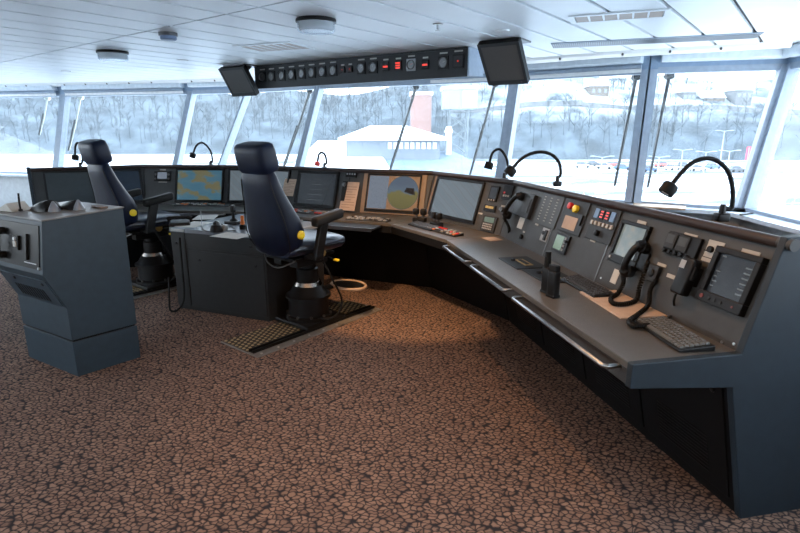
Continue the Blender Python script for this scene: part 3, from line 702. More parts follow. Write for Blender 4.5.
o, s, h = unit(1, 'keypad_unit', 489.5, 224, .17, .13, DARKGREY); quad(1, o, 'lcd', S_LCD, s-.06, h+.01, s+.06, h+.052, .0165)
for q in range(3):
    for k in range(6): solid(1, o, 'key', GREYPL, s-.06+k*.02, h-.048+q*.018, s-.048+k*.02, h-.037+q*.018, .016, .02)
cplate(1, 480, 234, .06, .016); cplate(1, 480.5, 213.5, .05, .014)
# -- radar console
s0 = onp(2, 366, 200)[0]; s1 = onp(2, 420, 200)[0]; h0, h1 = .02, .405
solid(2, CON[2], 'display_surround', TAN, s0-.05, .005, s1+.05, .425, 0, .01, .003)
d = display(2, (s0, h0, s1, h1), mat('radar_brown', (.04, .028, .018), .3), 'radar_display', BLACK, .016, .03, .024)
w, h = s1-s0, h1-h0
quad(2, d, 'data_column', S_DATA, s0+.02, h0+.035, s0+w*.40, h1-.02, .011)
rad = min(w*.285, h*.46); cx, cy = s0+w*.68, h0+h*.53
b = MB(PFR[2]); n = 48; f = b.bm.faces.new([b._v((cx+rad*math.cos(2*math.pi*k/n), cy+rad*math.sin(2*math.pi*k/n), .011)) for k in range(n)]); l = b.bm.loops.layers.uv.verify()
for k, lp in enumerate(f.loops): lp[l].uv = (.5+.5*math.cos(2*math.pi*k/n), .5+.5*math.sin(2*math.pi*k/n))
b.build('radar_circle', S_RADAR, d)
b = MB(PFR[2]); b.tube([(cx+rad*math.cos(2*math.pi*k/n), cy+rad*math.sin(2*math.pi*k/n), .0115) for k in range(n)], .0022, 4, True); b.build('range_ring', E_TXT, d)
b = MB(PFR[2]); b.hexa([(cx+rad*.1, cy+rad*.05, .0113), (cx+rad*.8, cy-.02, .0113), (cx+rad*.7, cy+rad*.3, .0113), (cx+rad*.2, cy+rad*.32, .0113)], [(cx+rad*.1, cy+rad*.05, .0118), (cx+rad*.8, cy-.02, .0118), (cx+rad*.7, cy+rad*.3, .0118), (cx+rad*.2, cy+rad*.32, .0118)]); b.build('land_echo', S_OFF, d)
cplate(2, 398, 175.2, .08, .013); cplate(2, 431, 177, .05, .06, MIDGREY, 'switch_plate', .006)
# -- conning console
s0 = onp(3, 297, 188)[0]; s1 = onp(3, 338, 188)[0]
d = display(3, (s0, .02, s1, .41), S_DARK, 'conning_display', BLACK, .03, .035, .024); w = s1-s0
for k in range(5): solid(3, d, 'text_row', E_TXT, s0+w*(.3+.03*k), .1+.055*k, s0+w*(.7-.03*k), .103+.055*k, .0105, .0112)
cplate(3, 318, 171.5, .07, .013)
o, s, h = unit(3, 'selector_unit', 352, 174.5, .13, .07)
for k in range(4): disc(3, o, 'button', GREYPL, s-.045+k*.03, h, .009, .016, .022, 10)
o, s, h = unit(3, 'handset_cradle', 345, 193, .05, .24, BLACK, .03); disc(3, o, 'hook', DSTEEL, s, h+.08, .02, .03, .05)
s0 = onp(3, 262, 188)[0]; d = display(3, (.02, .02, .40, .41), S_ECDIS, 'second_chart_display', BLACK, .022, .03, .02)
# -- chart console
s0 = onp(4, 176, 188)[0]; s1 = onp(4, 224, 188)[0]
d = display(4, (s0, .02, s1, .41), S_CHART, 'chart_display', BLACK, .022, .03, .024); cplate(4, 203, 168.7, .09, .014)
o, s, h = unit(4, 'echo_sounder', 163, 176.5, .19, .12); quad(4, o, 'screen', S_DATA, s-.055, h-.03, s+.055, h+.045, .0165)
for k in range(4): disc(4, o, 'knob', DSTEEL, s-.075 if k < 2 else s+.075, h-.03+.05*(k % 2), .012, .016, .024, 10)
cplate(4, 163, 169.8, .07, .013); cplate(4, 163, 181.8, .1, .016)
d = display(4, (s1+.05, .02, min(s1+.45, (TV[4]-TV[5]).length-.03), .41), S_ECDIS, 'route_display', BLACK, .022, .03, .02)
# -- port console
LL5 = (TV[5]-TV[6]).length
d = display(5, (LL5-.40, .02, LL5-.03, .41), mat('screen_blueblack', (.022, .035, .055), .22), 'blue_display', BLACK, .025, .03, .02)
d = display(5, (.1, .02, LL5-.47, .41), mat('screen_slate_off', (.04, .05, .055), .35), 'blank_display', DARKGREY, .02, .02, .01)

# ---- worktop fittings that are built in
def top_rect(u0, v0, u1, v1): return at_z(u0, v0, ZW), at_z(u1, v1, ZW)
def cframe(i, s, d, z=ZW):    # frame lying on the worktop: x along facet to the right of the operator, y outward, z up; s metres from the right end
    a = (TV[i]-TV[i+1]).normalized(); p = TV[i]-a*s; n = V((-(TV[i+1]-TV[i]).y, (TV[i+1]-TV[i]).x, 0)).normalized(); p = p+n*d; y = -n
    return Matrix(((a.x, y.x, 0, p.x), (a.y, y.y, 0, p.y), (0, 0, 1, z), (0, 0, 0, 1)))
def at_top(i, u, v, extra=0, z=ZW):
    p = at_z(u, v, z); a = (TV[i]-TV[i+1]).normalized(); n = V((-(TV[i+1]-TV[i]).y, (TV[i+1]-TV[i]).x, 0)).normalized(); y = -n
    M = Matrix(((a.x, y.x, 0, p.x), (a.y, y.y, 0, p.y), (0, 0, 1, z), (0, 0, 0, 1)))
    return M @ Matrix.Rotation(math.radians(extra), 4, 'Z')
for (u, v), w_, d_ in (((522, 263), .30, .2), ((549, 276), .30, .2)):
    M = at_top(0, u, v); M = M @ TR(0, 0, .0)
    b = MB(M); b.box(-w_/2, -d_/2, 0, w_/2, d_/2, .006); h = b.build('flush_hatch', BLACK, CON[0], bevel=.002)
    b = MB(M); b.box(-.07, -.02, .006, .09, .035, .009); b.build('brass_recess', BRASS, h)
    b = MB(M); b.box(-.05, -.008, .009, .07, .016, .012); b.build('slot', BLACK, h)
    b = MB(M); b.lathe([(.016, .006), (.014, .02), (.004, .022)], (-.05, -.04, 0), n=14); b.build('knob', BLACK, h, True)
def keys_on_top(i, u, v, w, d, nx, ny, name, cols, base=DARKGREY):
    M = at_top(i, u, v); b = MB(M); b.hexa([(-w/2, -d/2, 0), (w/2, -d/2, 0), (w/2, d/2, 0), (-w/2, d/2, 0)], [(-w/2, -d/2, .012), (w/2, -d/2, .012), (w/2, d/2, .022), (-w/2, d/2, .022)]); k = b.build(name, base, CON[i], bevel=.003)
    rr = random.Random(int(u*7+v)); g = {}
    for ix in range(nx):
        for iy in range(ny):
            m = rr.choice(cols)
            if rr.random() < .25: continue
            MB(M).box(-w/2+w*(ix+.2)/nx, -d/2+d*(iy+.2)/ny, .012+.01*iy/ny, -w/2+w*(ix+.8)/nx, -d/2+d*(iy+.8)/ny, .022+.01*iy/ny).build('button', m, k)
    return k
keys_on_top(1, 444, 232.5, .40, .10, 10, 3, 'control_strip', [KEYS, KEYS, RED, WHITEL, ORANGE, DARKGREY])
keys_on_top(2, 368, 220.5, .42, .10, 9, 3, 'control_strip', [KEYS, WHITEL, DARKGREY, KEYS], GREY)
keys_on_top(3, 312, 213.5, .5, .1, 10, 3, 'control_strip', [RED, WHITEL, KEYS, ORANGE], GREY)
keys_on_top(4, 203, 205.8, .62, .1, 12, 3, 'control_strip', [KEYS, WHITEL, DARKGREY, ORANGE], GREY)
# pull-out tray under the radar console edge
M = at_top(2, 352, 227, z=.70); b = MB(M); b.box(-.26, -.14, 0, .26, .2, .02); t = b.build('pull_out_tray', DARKGREY, CON[2], bevel=.004)
b = MB(M); b.box(-.26, -.145, -.004, .26, -.135, .026); b.build('tray_lip', STEEL, t)
# ================================================================== PILOT CHAIRS
YC = 39
def srect(cx, cy, cz, w, t, ax, n=24, e=3.2):      # superellipse ring; w across x, t along ax direction in yz
    out = []
    for k in range(n):
        a = 2*math.pi*k/n; c, s = math.cos(a), math.sin(a)
        x = w/2*math.copysign(abs(c)**(2/e), c); q = t/2*math.copysign(abs(s)**(2/e), s)
        out.append((cx+x, cy+ax[0]*q, cz+ax[1]*q))
    return out
def make_chair():
    p = (-.755, 4.20, 0); M = YAW(p, YC)
    r = thing('helm_chair', 'navy leather helm chair nearer to us beside the centre pedestal, on a tread-plate track', 'chair', M, 'helm chairs')
    m = MB(M)                                            # pedestal
    m.lathe([(.19, .03), (.19, .06), (.165, .065), (.165, .20), (.185, .205), (.185, .225), (.16, .235), (.10, .33), (.085, .34), (.085, .36)], n=28); ped = m.build('pedestal', BLACK, r, True)
    MB(M).lathe([(.125, .285), (.102, .335), (.09, .338)], n=28).build('cone_skirt', mat('cone_steel', (.3, .27, .24), .25, 1), ped, True)
    b = MB(M)
    for k in range(10):
        a = 2*math.pi*k/10; b.lathe([(.012, .06), (.012, .075), (.006, .078)], (.178*math.cos(a), .178*math.sin(a), 0), n=6)
    b.build('flange_bolts', DSTEEL, ped)
    MB(M).lathe([(.088, .34), (.088, .44), (.075, .45), (.075, .58)], n=20).build('column', BLACK, r, True)
    MB(M).box(-.2, -.20, -.0, .2, .22, .03).build('carriage_plate', BLACK, r, bevel=.006)
    b = MB(M); b.box(-.17, -.28, .56, .17, .15, .585); b.box(-.14, -.22, .5, -.05, .1, .56); b.box(.05, -.22, .5, .14, .1, .56); b.box(-.2, -.02, .585, .2, .04, .61); b.build('seat_mechanism', BLACK, r, bevel=.004)
    # seat cushion
    rings = []
    for y, w, z0, z1 in ((-.34, .40, .605, .69), (-.30, .46, .6, .715), (-.1, .50, .6, .72), (.08, .51, .6, .725), (.17, .50, .605, .725), (.215, .46, .62, .71)):
        cz, h = (z0+z1)/2, z1-z0; ring = []
        for k in range(24):
            a = 2*math.pi*k/24; c, s = math.cos(a), math.sin(a); e = 3.5
            ring.append((w/2*math.copysign(abs(c)**(2/e), c), y, cz+h/2*math.copysign(abs(s)**(2/e), s)))
        rings.append(ring)
    st = MB(M).loft(rings).build('seat', mat('seat_leather', (.006, .012, .03), .3, spec=.7, var=.2), r, True)
    MB(M).tube([(.255, -.3, .66), (.262, 0, .662), (.255, .17, .665), (.2, .22, .665), (-.2, .22, .665), (-.255, .17, .665), (-.262, 0, .662), (-.255, -.3, .66)], .005, 6).build('piping', BLACK, st, True)
    # backrest, leaning back
    T0 = math.radians(13); ub = (-math.sin(T0), math.cos(T0)); nb = (math.cos(T0), math.sin(T0))
    def bk(q): return -.27+ub[0]*q, .60+ub[1]*q
    rings = []
    for q, w, t, o in ((0, .30, .10, 0), (.03, .40, .14, 0), (.10, .49, .21, .01), (.19, .53, .25, .02), (.28, .515, .23, .02), (.38, .47, .18, .01), (.48, .415, .15, 0), (.57, .375, .13, -.005), (.63, .345, .115, -.005), (.66, .30, .09, 0)):
        y, z = bk(q); rings.append(srect(0, y+nb[0]*o, z+nb[1]*o, w, t, nb, e=2.8))
    bb = MB(M).loft(rings).build('backrest', NAVY, r, True)
    for s in (-1, 1):                                   # seam piping along the shell edge
        pts = []
        for q, w, t, o in ((.05, .41, .15, 0), (.10, .49, .21, .01), (.19, .53, .25, .02), (.28, .515, .23, .02), (.38, .47, .18, .01), (.48, .415, .15, 0), (.6, .36, .12, -.005)):
            y, z = bk(q); q2 = o-t*.33; pts.append((s*(w/2*.925+.001), y+nb[0]*q2, z+nb[1]*q2))
        MB(M).tube(spline(pts, 4), .0045, 6).build('seam_piping', BLACK, bb, True)
    rings = []                                          # headrest
    for q, w, t in ((.645, .27, .09), (.652, .31, .14), (.68, .335, .165), (.74, .335, .172), (.80, .33, .17), (.838, .32, .155), (.853, .29, .12), (.857, .24, .08)):
        y, z = bk(q); rings.append(srect(0, y+nb[0]*.012, z+nb[1]*.012, w, t, nb, e=4.5))
    hd = MB(M).loft(rings).build('headrest', NAVY, r, True)
    for s in (-1, 1):
        pts = [];
        for k in range(17):
            a = 2*math.pi*k/16; y, z = bk(.775+.092*math.sin(a)); q2 = .012+.07*math.cos(a); pts.append((s*.146, y+nb[0]*q2, z+nb[1]*q2))
    for s in (-1, 1):                                   # armrests
        b = MB(M); b.rbox((s*.315, -.05, .89), (.08, .28, .07), .02); bm = b.bm
        for v in bm.verts:
            l = M.inverted() @ v.co; v.co = M @ V((l.x, l.y, l.z+(l.y+.05)*.16))
        pad = b.build('armrest', BLACKR, r, True)
        b = MB(M); b.hexa([(s*.295, -.20, .62), (s*.335, -.20, .62), (s*.335, -.12, .62), (s*.295, -.12, .62)], [(s*.295, -.13, .87), (s*.335, -.13, .87), (s*.335, -.05, .88), (s*.295, -.05, .88)])
        b.box(min(s*.2, s*.335), -.2, .585, max(s*.2, s*.335), -.12, .625)
        b.build('armrest_post', BLACK, r, bevel=.006)
    MB(M).lathe([(.032, .0), (.032, .016), (.024, .022)], (.258, -.275, .785), 'x', 20).build('tilt_knob', YELLOW, r, True)
    b = MB(M); b.tube([(.12, .0, .565), (.22, .03, .56), (.27, .05, .545)], .006, 8); lv = b.build('height_lever', BLACK, r, True)
    MB(M).rbox((.285, .055, .54), (.05, .028, .018), .006).build('yellow_grip', YELLOW, lv, True)
    MB(M).lathe([(.03, 0), (.034, .01), (.03, .02)], (.20, -.02, .60), 'x', 16).build('crank_knob', BRASS, r, True)
    MB(M).tube(spline([(.27, -.1, .6), (.3, -.02, .42), (.31, .08, .2), (.28, .02, .08), (.2, -.05, .06)], 6), .008, 7).build('cable', BLACKR, r, True)
    MB(M).tube(spline([(-.15, -.3, .62), (-.03, -.36, .55), (.1, -.36, .53), (.2, -.28, .58)], 6), .006, 7).build('hanging_cable', DSTEEL, r, True)
    b = MB(M); b.tube([(.11+.17*math.cos(2*math.pi*k/28), .36+.12*math.sin(2*math.pi*k/28), .235) for k in range(28)], .013, 8, True); fr = b.build('foot_ring', WOOD, r, True)
    b = MB(M); b.lathe([(.155, 0), (.155, .006)], (0, 0, 0), n=28); bm = b.bm
    for v in bm.verts:
        l = M.inverted() @ v.co; v.co = M @ V((.11+l.x, .36+l.y*.71, .232+l.z))
    b.build('foot_plate', BLACKR, fr, True)
    MB(M).box(-.03, .06, .22, .05, .26, .24).build('foot_ring_arm', BLACK, r)
    return r, M
chair, CM = make_chair()
c2 = dup(chair, YAW((-2.50, 5.28, 0), YC), 'navy leather helm chair farther off, behind the near-left control stand')
# floor tracks under the chairs
def tread_mat():
    m, nt, out = nodes('tread_plate'); b = nt.nodes.new('ShaderNodeBsdfPrincipled'); b.inputs['Metallic'].default_value = .85; b.inputs['Roughness'].default_value = .38
    b.inputs['Base Color'].default_value = (.12, .085, .055, 1); nt.links.new(b.outputs[0], out.inputs[0]); return m
TREAD = tread_mat()
def track(M, label):
    r = thing('chair_track', label, 'chair track', M, 'floor tracks of the helm chairs')
    b = MB(M); b.box(-.19, -.72, .0005, .27, .62, .006); b.build('base_plate', STEEL if False else mat('worn_plate', (.3, .29, .27), .5, .6), r)
    b = MB(M); b2 = MB(M)
    for (x0, x1) in ((-.15, .13),):
        b.box(x0-.03, -.71, .006, x1, .6, .010)
        for ix in range(7):
            for iy in range(34):
                x = x0-.01+ix*.045+(.022 if iy % 2 else 0); y = -.69+iy*.038
                if x < x1-.012: b2.lathe([(.0135, .010), (.008, .0145)], (x, y, 0), n=7)
    ts = b.build('tread_strip', TREAD, r); b2.build('stud_pattern', mat('tread_brass', (.75, .58, .34), .3, .7), ts, True)
    for x in (.165,):
        b = MB(M); b.box(x-.028, -.70, .006, x+.028, .6, .012); b.box(x-.028, -.70, .012, x-.014, .6, .028); b.box(x+.014, -.70, .012, x+.028, .6, .028); b.build('rail', BLACK, r)
    for k in range(9): MB(M).lathe([(.011, .006), (.007, .011)], (.232, -.66+k*.15, 0), n=8).build('screw', STEEL, r)
def lift(M): return M @ TR(0, 0, 0)
track(CM.copy(), 'steel tread-plate floor track with black rails under the nearer helm chair')
track(YAW((-2.50, 5.28, 0), YC), 'steel floor track with black rails under the farther helm chair')
for o in (chair, c2): o.matrix_world = TR(0, 0, .028) @ o.matrix_world; WM[o.name] = o.matrix_world.copy()

# ================================================================== CENTRE PEDESTAL between the chairs
r = thing('centre_pedestal', 'dark grey centre pedestal console between the two helm chairs', 'pedestal', TR(-1.4, 4.8, 0))
q = [V((-1.085, 4.2, 0)), V((-.70, 4.80, 0)), V((-1.60, 5.36, 0)), V((-2.0, 4.57, 0))]
z_ = lambda P, z: [(p.x, p.y, z) for p in P]
cen = sum(q, V((0, 0, 0)))/4
ins = lambda k: [cen+(p-cen)*k for p in q]
b = MB(); b.hexa(z_(ins(.985), .0), z_(q, .70)); body = b.build('body', GREY if False else DARKGREY, r, bevel=.004)
b = MB(); b.hexa(z_(ins(1.01), .70), z_(ins(1.01), .735)); b.build('top_plate', mat('pedestal_top_blue', (.2, .23, .26), .22), r, bevel=.004)
fa, fb = q[3], q[0]; fd = (fb-fa).normalized(); fn = V((fd.y, -fd.x, 0))
FM = Matrix(((fd.x, 0, fn.x, fa.x), (fd.y, 0, fn.y, fa.y), (0, 1, 0, 0), (0, 0, 0, 1))); FL = (fb-fa).length
b = MB(FM); b.box(.17, .04, -.012, FL-.02, .55, .004); pn = b.build('front_panel', DARKGREY, r, bevel=.004)
b = MB(FM); b.box(.17, .57, -.01, FL-.02, .70, .004); dr = b.build('front_drawer', DARKGREY, r, bevel=.004)
b = MB(FM); b.box(.01, .04, -.012, .16, .70, .004); b.build('side_stile', DARKGREY, r, bevel=.003)
for x, y in ((.3, .47), (FL-.1, .47), (.06, .6), (FL-.14, .63)):
    b = MB(FM); b.lathe([(.012, 0), (.011, .01)], (x, y, 0), n=12); b.build('lock', BLACK, r)
for x in (.09, FL-.2):
    b = MB(FM); b.box(x-.07, .708, .003, x+.07, .728, .012); b.build('steel_strip', STEEL, r)
ZT_ = .735
def on_t(u, v): return at_z(u, v, ZT_)
# what lies on the pedestal
p = on_t(180, 225); M = YAW(p, -20); r = thing('telephone', 'low black telephone on the left end of the centre pedestal', 'telephone', M)
b = MB(M); b.hexa([(-.09, -.06, 0), (.09, -.06, 0), (.09, .06, 0), (-.09, .06, 0)], [(-.08, -.05, .025), (.08, -.05, .025), (.08, .05, .045), (-.08, .05, .045)]); b.build('base', BLACK, r, bevel=.006)
MB(M).tube(spline([(-.1, .0, .055), (-.06, .0, .068), (.06, 0, .068), (.1, 0, .055)], 5), [.02]*5+[.014]*6+[.02]*5, 10).build('handset', BLACK, r, True)
p = on_t(217, 231.5); M = YAW(p, 10); r = thing('trackball', 'black domed trackball unit on papers near the middle of the centre pedestal', 'trackball', M)
b = MB(M); b.lathe([(.055, 0), (.056, .02), (.046, .05), (.03, .062)], n=24); b.build('housing', BLACK, r, True)
MB(M).lathe([(.03, .055), (.026, .075), (.012, .088), (.003, .091)], n=20).build('ball', mat('ball_grey', (.02, .02, .02), .2), r, True)
MB(M).rbox((.055, .03, .03), (.05, .06, .045), .012).build('white_button_block', mat('off_white', (.3, .31, .3), .4), r, True)
p = on_t(234, 224); M = YAW(p, 20); r = thing('joystick', 'black joystick control at the chair side of the centre pedestal', 'joystick', M)
MB(M).rbox((0, 0, .015), (.13, .11, .03), .008).build('base', BLACK, r, True)
MB(M).lathe([(.04, .03), (.028, .045), (.014, .055), (.012, .10), (.024, .11), (.027, .15), (.018, .17)], n=16).build('stick', BLACK, r, True)
p = on_t(243, 229); M = YAW(p, 0); r = thing('emergency_handle', 'orange upright handle just left of the near chair back on the pedestal', 'handle', M)
MB(M).lathe([(.028, 0), (.03, .03), (.02, .04)], n=16).build('base', BLACK, r, True)
MB(M).lathe([(.018, .035), (.02, .06), (.014, .075), (.016, .10), (.01, .115)], n=14).build('knob', ORANGE, r, True)
for k, (u, v, a, w, l, lab) in enumerate([(194, 224.5, 15, .2, .28, 'white paper sheet by the telephone on the centre pedestal'), (206, 217.5, -8, .2, .28, 'white chart sheet at the far end of the centre pedestal'), (232, 236, 25, .28, .2, 'white paper sheet at the front edge of the pedestal, beside the near chair back')]):
    M = YAW(on_t(u, v), a) @ TR(0, 0, .0008+.0012*k); b = MB(M); b.box(-w/2, -l/2, 0, w/2, l/2, .001)
    for s in range(3): b.box(-w/2+.02, -l/2+.03+.07*s, .001, w/2-.03, -l/2+.035+.07*s, .0013)
    tag(b.build('paper_sheet', PAPER), lab, 'paper', 'loose papers on the centre pedestal')
p = on_t(203, 228); pts = spline([on_t(201.5, 221)+V((0, 0, .10)), on_t(202, 224)+V((0, 0, .05)), on_t(203, 229.5)+V((0, 0, .006)), on_t(211, 232)+V((0, 0, .006)), on_t(224, 231)+V((0, 0, .006)), on_t(236, 231)+V((0, 0, .006)), on_t(228, 226)+V((0, 0, .006)), on_t(214, 224)+V((0, 0, .006))], 6)
tag(MB().tube(pts, .004, 6).build('headset_cable', BLACK, None, True), 'thin black cable looped among the papers on the centre pedestal', 'cable')
pts = spline([FM @ V((.13, .66, .03)), FM @ V((.13, .4, .035)), FM @ V((.12, .12, .04)), FM @ V((.10, .03, .10)), FM @ V((.03, .02, .12)), FM @ V((.0, .12, .09)), FM @ V((-.01, .3, .06))], 6)
tag(MB().tube(pts, .009, 8).build('power_cable', BLACKR, None, True), 'thick black cable hanging down the left front of the centre pedestal to the floor', 'cable')

# ================================================================== NEAR-LEFT CONTROL STAND
r = thing('control_stand', 'grey-blue free-standing control stand near the left edge of the floor', 'control stand', TR(-2.3, 3.5, 0))
STANDM = mat('stand_blue_grey', (.028, .046, .062), .5, spec=.35)
SB = [V((-2.09, 3.18, 0)), V((-1.825, 3.495, 0))]; sx = V((-.86, .51, 0)).normalized(); sf = (SB[1]-SB[0]).normalized()
ow = .62
front = -.17                                            # overhang towards the operator
side = [(0, 0), (.405, 0), (.415, 1.055), (-.02+front*.62, 1.025), (front*.66, .70), (0, .50)]
def spt(y, z, x): p = SB[0]+sf*y+sx*x; return V((p.x, p.y, z))
hz = .245
ycut = lambda y, z: y
b = MB(); b.loft([[spt(y, z, x) for y, z in ((.0, 0), (.405, 0), (.408, hz-.009), (0, hz-.009))] for x in (0, ow)]); b.build('plinth', STANDM, r, bevel=.003)
b = MB(); b.loft([[spt(y, z, x) for y, z in ((.01, hz-.009), (.398, hz-.009), (.398, hz+.006), (.01, hz+.006))] for x in (.012, ow-.012)]); b.build('shadow_gap', BLACK, r)
up = [(0, hz+.006), (.408, hz+.006), (.415, 1.055), (-.058, 1.025), (-.10, .70), (0, .465)]
b = MB(); b.loft([[spt(y, z, x) for y, z in up] for x in (0, ow)]); b.build('body', STANDM, r, bevel=.004)
b = MB(); b.loft([[spt(y, z, x) for y, z in ((.42, 1.056), (-.063, 1.026), (-.063, 1.034), (.42, 1.064))] for x in (-.004, ow+.004)]); b.build('top_plate', TOPL, r, bevel=.002)
# operator face frame: x to the left of us, y up, out towards the operator
def face_frame(y0, z0, y1, z1):
    o = spt(y0, z0, 0); u = (spt(y1, z1, 0)-o).normalized(); s = sx; n = u.cross(s).normalized()
    if n.dot(sf) > 0: n = -n
    return Matrix(((s.x, u.x, n.x, o.x), (s.y, u.y, n.y, o.y), (s.z, u.z, n.z, o.z), (0, 0, 0, 1)))
F1 = face_frame(-.10, .70, -.058, 1.025); F2 = face_frame(0, .465, -.10, .70)
b = MB(F1); b.box(.03, .03, 0, ow-.03, .30, .006); fp = b.build('front_panel', BLACK, r, bevel=.002)
b = MB(F1); b.box(.15, .08, .006, .17, .24, .02); b.build('black_bar', BLACK, r)
b = MB(F1); b.box(.25, .13, .006, .31, .22, .02); c = b.build('phone_socket', BLACK, r); MB(F1).box(.265, .15, .02, .295, .185, .026).build('white_light_window', PAPER, c); MB(F1).lathe([(.012, .02), (.01, .03)], (.28, .2, 0), n=12).build('steel_plug', STEEL, c)
b = MB(F1); b.box(.06, .06, .006, .20, .066, .008); b.build('steel_label', STEEL, r)
MB(F1).lathe([(.01, .0), (.009, .01)], (.035, .04, 0), n=10).build('lock', STEEL, r)
b = MB(F2); b.box(.02, .02, 0, ow-.02, .21, .006); vp = b.build('vent_panel', STANDM, r, bevel=.002)
b = MB(F2)
for k in range(11): b.box(.13+k*.034, .04, .006, .142+k*.034, .13, .0085)
b.build('vent_slots', BLACK, vp)
for x in (.08, .42): MB(F2).lathe([(.012, .006), (.01, .012)], (x, .18, 0), n=10).build('screw', BLACK, vp)
# handset hung on its left part
T_ = F1 @ V((.34, .12, .04)); M = F1 @ TR(.44, .16, .008) @ Matrix.Scale(.75, 4)
h = thing('wall_handset', 'black handset hooked on the operator face of the near-left control stand', 'handset', M)
MB(M).tube(spline([(0, .10, .03), (0, .085, .045), (0, .04, .05), (0, -.05, .05), (0, -.095, .045), (0, -.11, .03)], 4), .018, 10).build('grip', BLACK, h, True)
MB(M).lathe([(.03, 0.0), (.032, .03), (.02, .045)], (0, .1, 0), n=16).build('earpiece', BLACK, h, True); MB(M).lathe([(.03, 0.0), (.032, .03), (.02, .045)], (0, -.105, 0), n=16).build('mouthpiece', BLACK, h, True)
def on_s(u, v):
    n = (spt(.42, 1.064, 0)-spt(-.063, 1.034, 0)).cross(sx).normalized(); o = spt(.42, 1.064, 0); rr = ray(u, v); c = V((0, 0, CH)); return c+rr*((o-c).dot(n)/rr.dot(n))
zt2 = lambda u, v: on_s(u, v)
for u, v, w, d, hh, m, lab in ((72, 208.5, .17, .10, .06, BLACK, 'black wedge-shaped lever cover at the far right of the control stand top'), (46, 210, .20, .14, .07, BLACK, 'larger black domed lever cover in the middle of the control stand top')):
    p = zt2(u, v); M = YAW(p, 30); r = thing('control_lever', lab, 'lever', M, 'levers on the control stand')
    b = MB(M); rings = []
    for x, s in ((-w/2, .2), (-w*.35, .55), (0, .85), (w*.3, 1), (w/2, .55)):
        rings.append([(x, d/2*math.cos(a)*(.6+.4*s), hh*s*math.sin(a)) for a in [math.pi*k/8 for k in range(9)]])
    b.loft(rings); b.build('cover', m, r, True)
    b = MB(M); b.lathe([(.036, 0), (.028, .025), (.008, .062), (.003, .066)], (w/2+.02, -.01, 0), n=16); b.build('pale_cone', mat('cone_grey', (.17, .19, .22), .35), r, True)
p = zt2(14, 210); M = YAW(p, 25); b = MB(M); b.loft([[(-.09, -.06, 0), (.09, -.06, 0), (.03, -.06, .05)], [(-.09, .06, 0), (.09, .06, 0), (.03, .06, .055)]])
tag(b.build('folded_card', PAPER), 'folded white card standing on the left of the control stand top', 'card')
p = zt2(100, 207.5); M = YAW(p, 38); b = MB(M); b.rbox((0, 0, .006), (.14, .05, .01), .004); tag(b.build('pen_case', mat('brown_leather', (.14, .08, .05), .5)), 'flat brown case lying at the right rear of the control stand top', 'case')
p = zt2(21, 211); M = YAW(p, 0); b = MB(M); b.tube([(0, 0, 0), (.0, .0, .06), (.004, 0, .115)], .006, 8); b.lathe([(.014, .0), (.012, .012)], n=12); tag(b.build('antenna_stub', BLACK, None, True), 'short thin black antenna standing beside the folded white card', 'antenna')

# ================================================================== LOOSE THINGS ON THE CONSOLES
def keyboard(i, u, v, w, d, nx, ny, label, keym, rot=0):
    M = at_top(i, u, v, rot); r = thing('keyboard', label, 'keyboard', M, 'keyboards on the consoles')
    b = MB(M); b.hexa([(-w/2, -d/2, .001), (w/2, -d/2, .001), (w/2, d/2, .001), (-w/2, d/2, .001)], [(-w/2, -d/2, .012), (w/2, -d/2, .012), (w/2, d/2, .024), (-w/2, d/2, .024)]); b.build('case', BLACK, r, bevel=.004)
    for iy in range(ny):
        b = MB(M); y0 = -d/2+.01+(d-.02)*iy/ny; y1 = y0+(d-.02)/ny*.78; zz = .0125+.012*(iy+.3)/ny; n = nx
        if iy == 0:
            cells = [0, 1, 2, (3, nx-4), nx-3, nx-2, nx-1]
        else: cells = list(range(nx))
        for c in cells:
            a, e = (c if isinstance(c, tuple) else (c, c)); x0 = -w/2+.01+(w-.02)*a/n; x1 = -w/2+.01+(w-.02)*(e+.8)/n
            b.hexa([(x0, y0, zz), (x1, y0, zz), (x1, y1, zz+.002), (x0, y1, zz+.002)], [(x0+.0015, y0+.001, zz+.007), (x1-.0015, y0+.001, zz+.007), (x1-.0015, y1-.001, zz+.009), (x0+.0015, y1-.001, zz+.009)])
        b.build('key_row', keym, r)
KEYP = mat('keys_pale', (.11, .108, .10), .5); KEYD = mat('keys_dark', (.035, .035, .036), .45)
keyboard(0, 671, 336, .33, .145, 15, 6, 'black keyboard with pale keys at the near end of the wing worktop', KEYP, -6)
keyboard(0, 586, 288.5, .36, .12, 15, 5, 'dark keyboard beside the cream booklet on the wing worktop', KEYD, -2)
keyboard(1, 424, 227.5, .36, .11, 15, 5, 'dark keyboard below the left edge of the large route display', KEYD, 0)
# open booklet
M = at_top(0, 622, 304, -4); r = thing('booklet', 'cream booklet lying on the wing worktop under the coiled handset cord', 'booklet', M)
b = MB(M); b.box(-.20, -.12, .0, .20, .12, .006); b.build('pages', PAPERW, r)
b = MB(M); b.hexa([(-.20, -.12, .006), (.20, -.12, .006), (.20, .12, .006), (-.20, .12, .006)], [(-.198, -.118, .009), (.198, -.118, .007), (.198, .118, .007), (-.198, .118, .009)]); b.build('cover', PAPERW, r)
M = at_top(1, 492, 239, -10); b = MB(M); b.box(-.07, -.055, .0, .07, .055, .002); tag(b.build('note_card', PAPERW), 'small cream note card on the worktop below the keypad radio', 'note card')
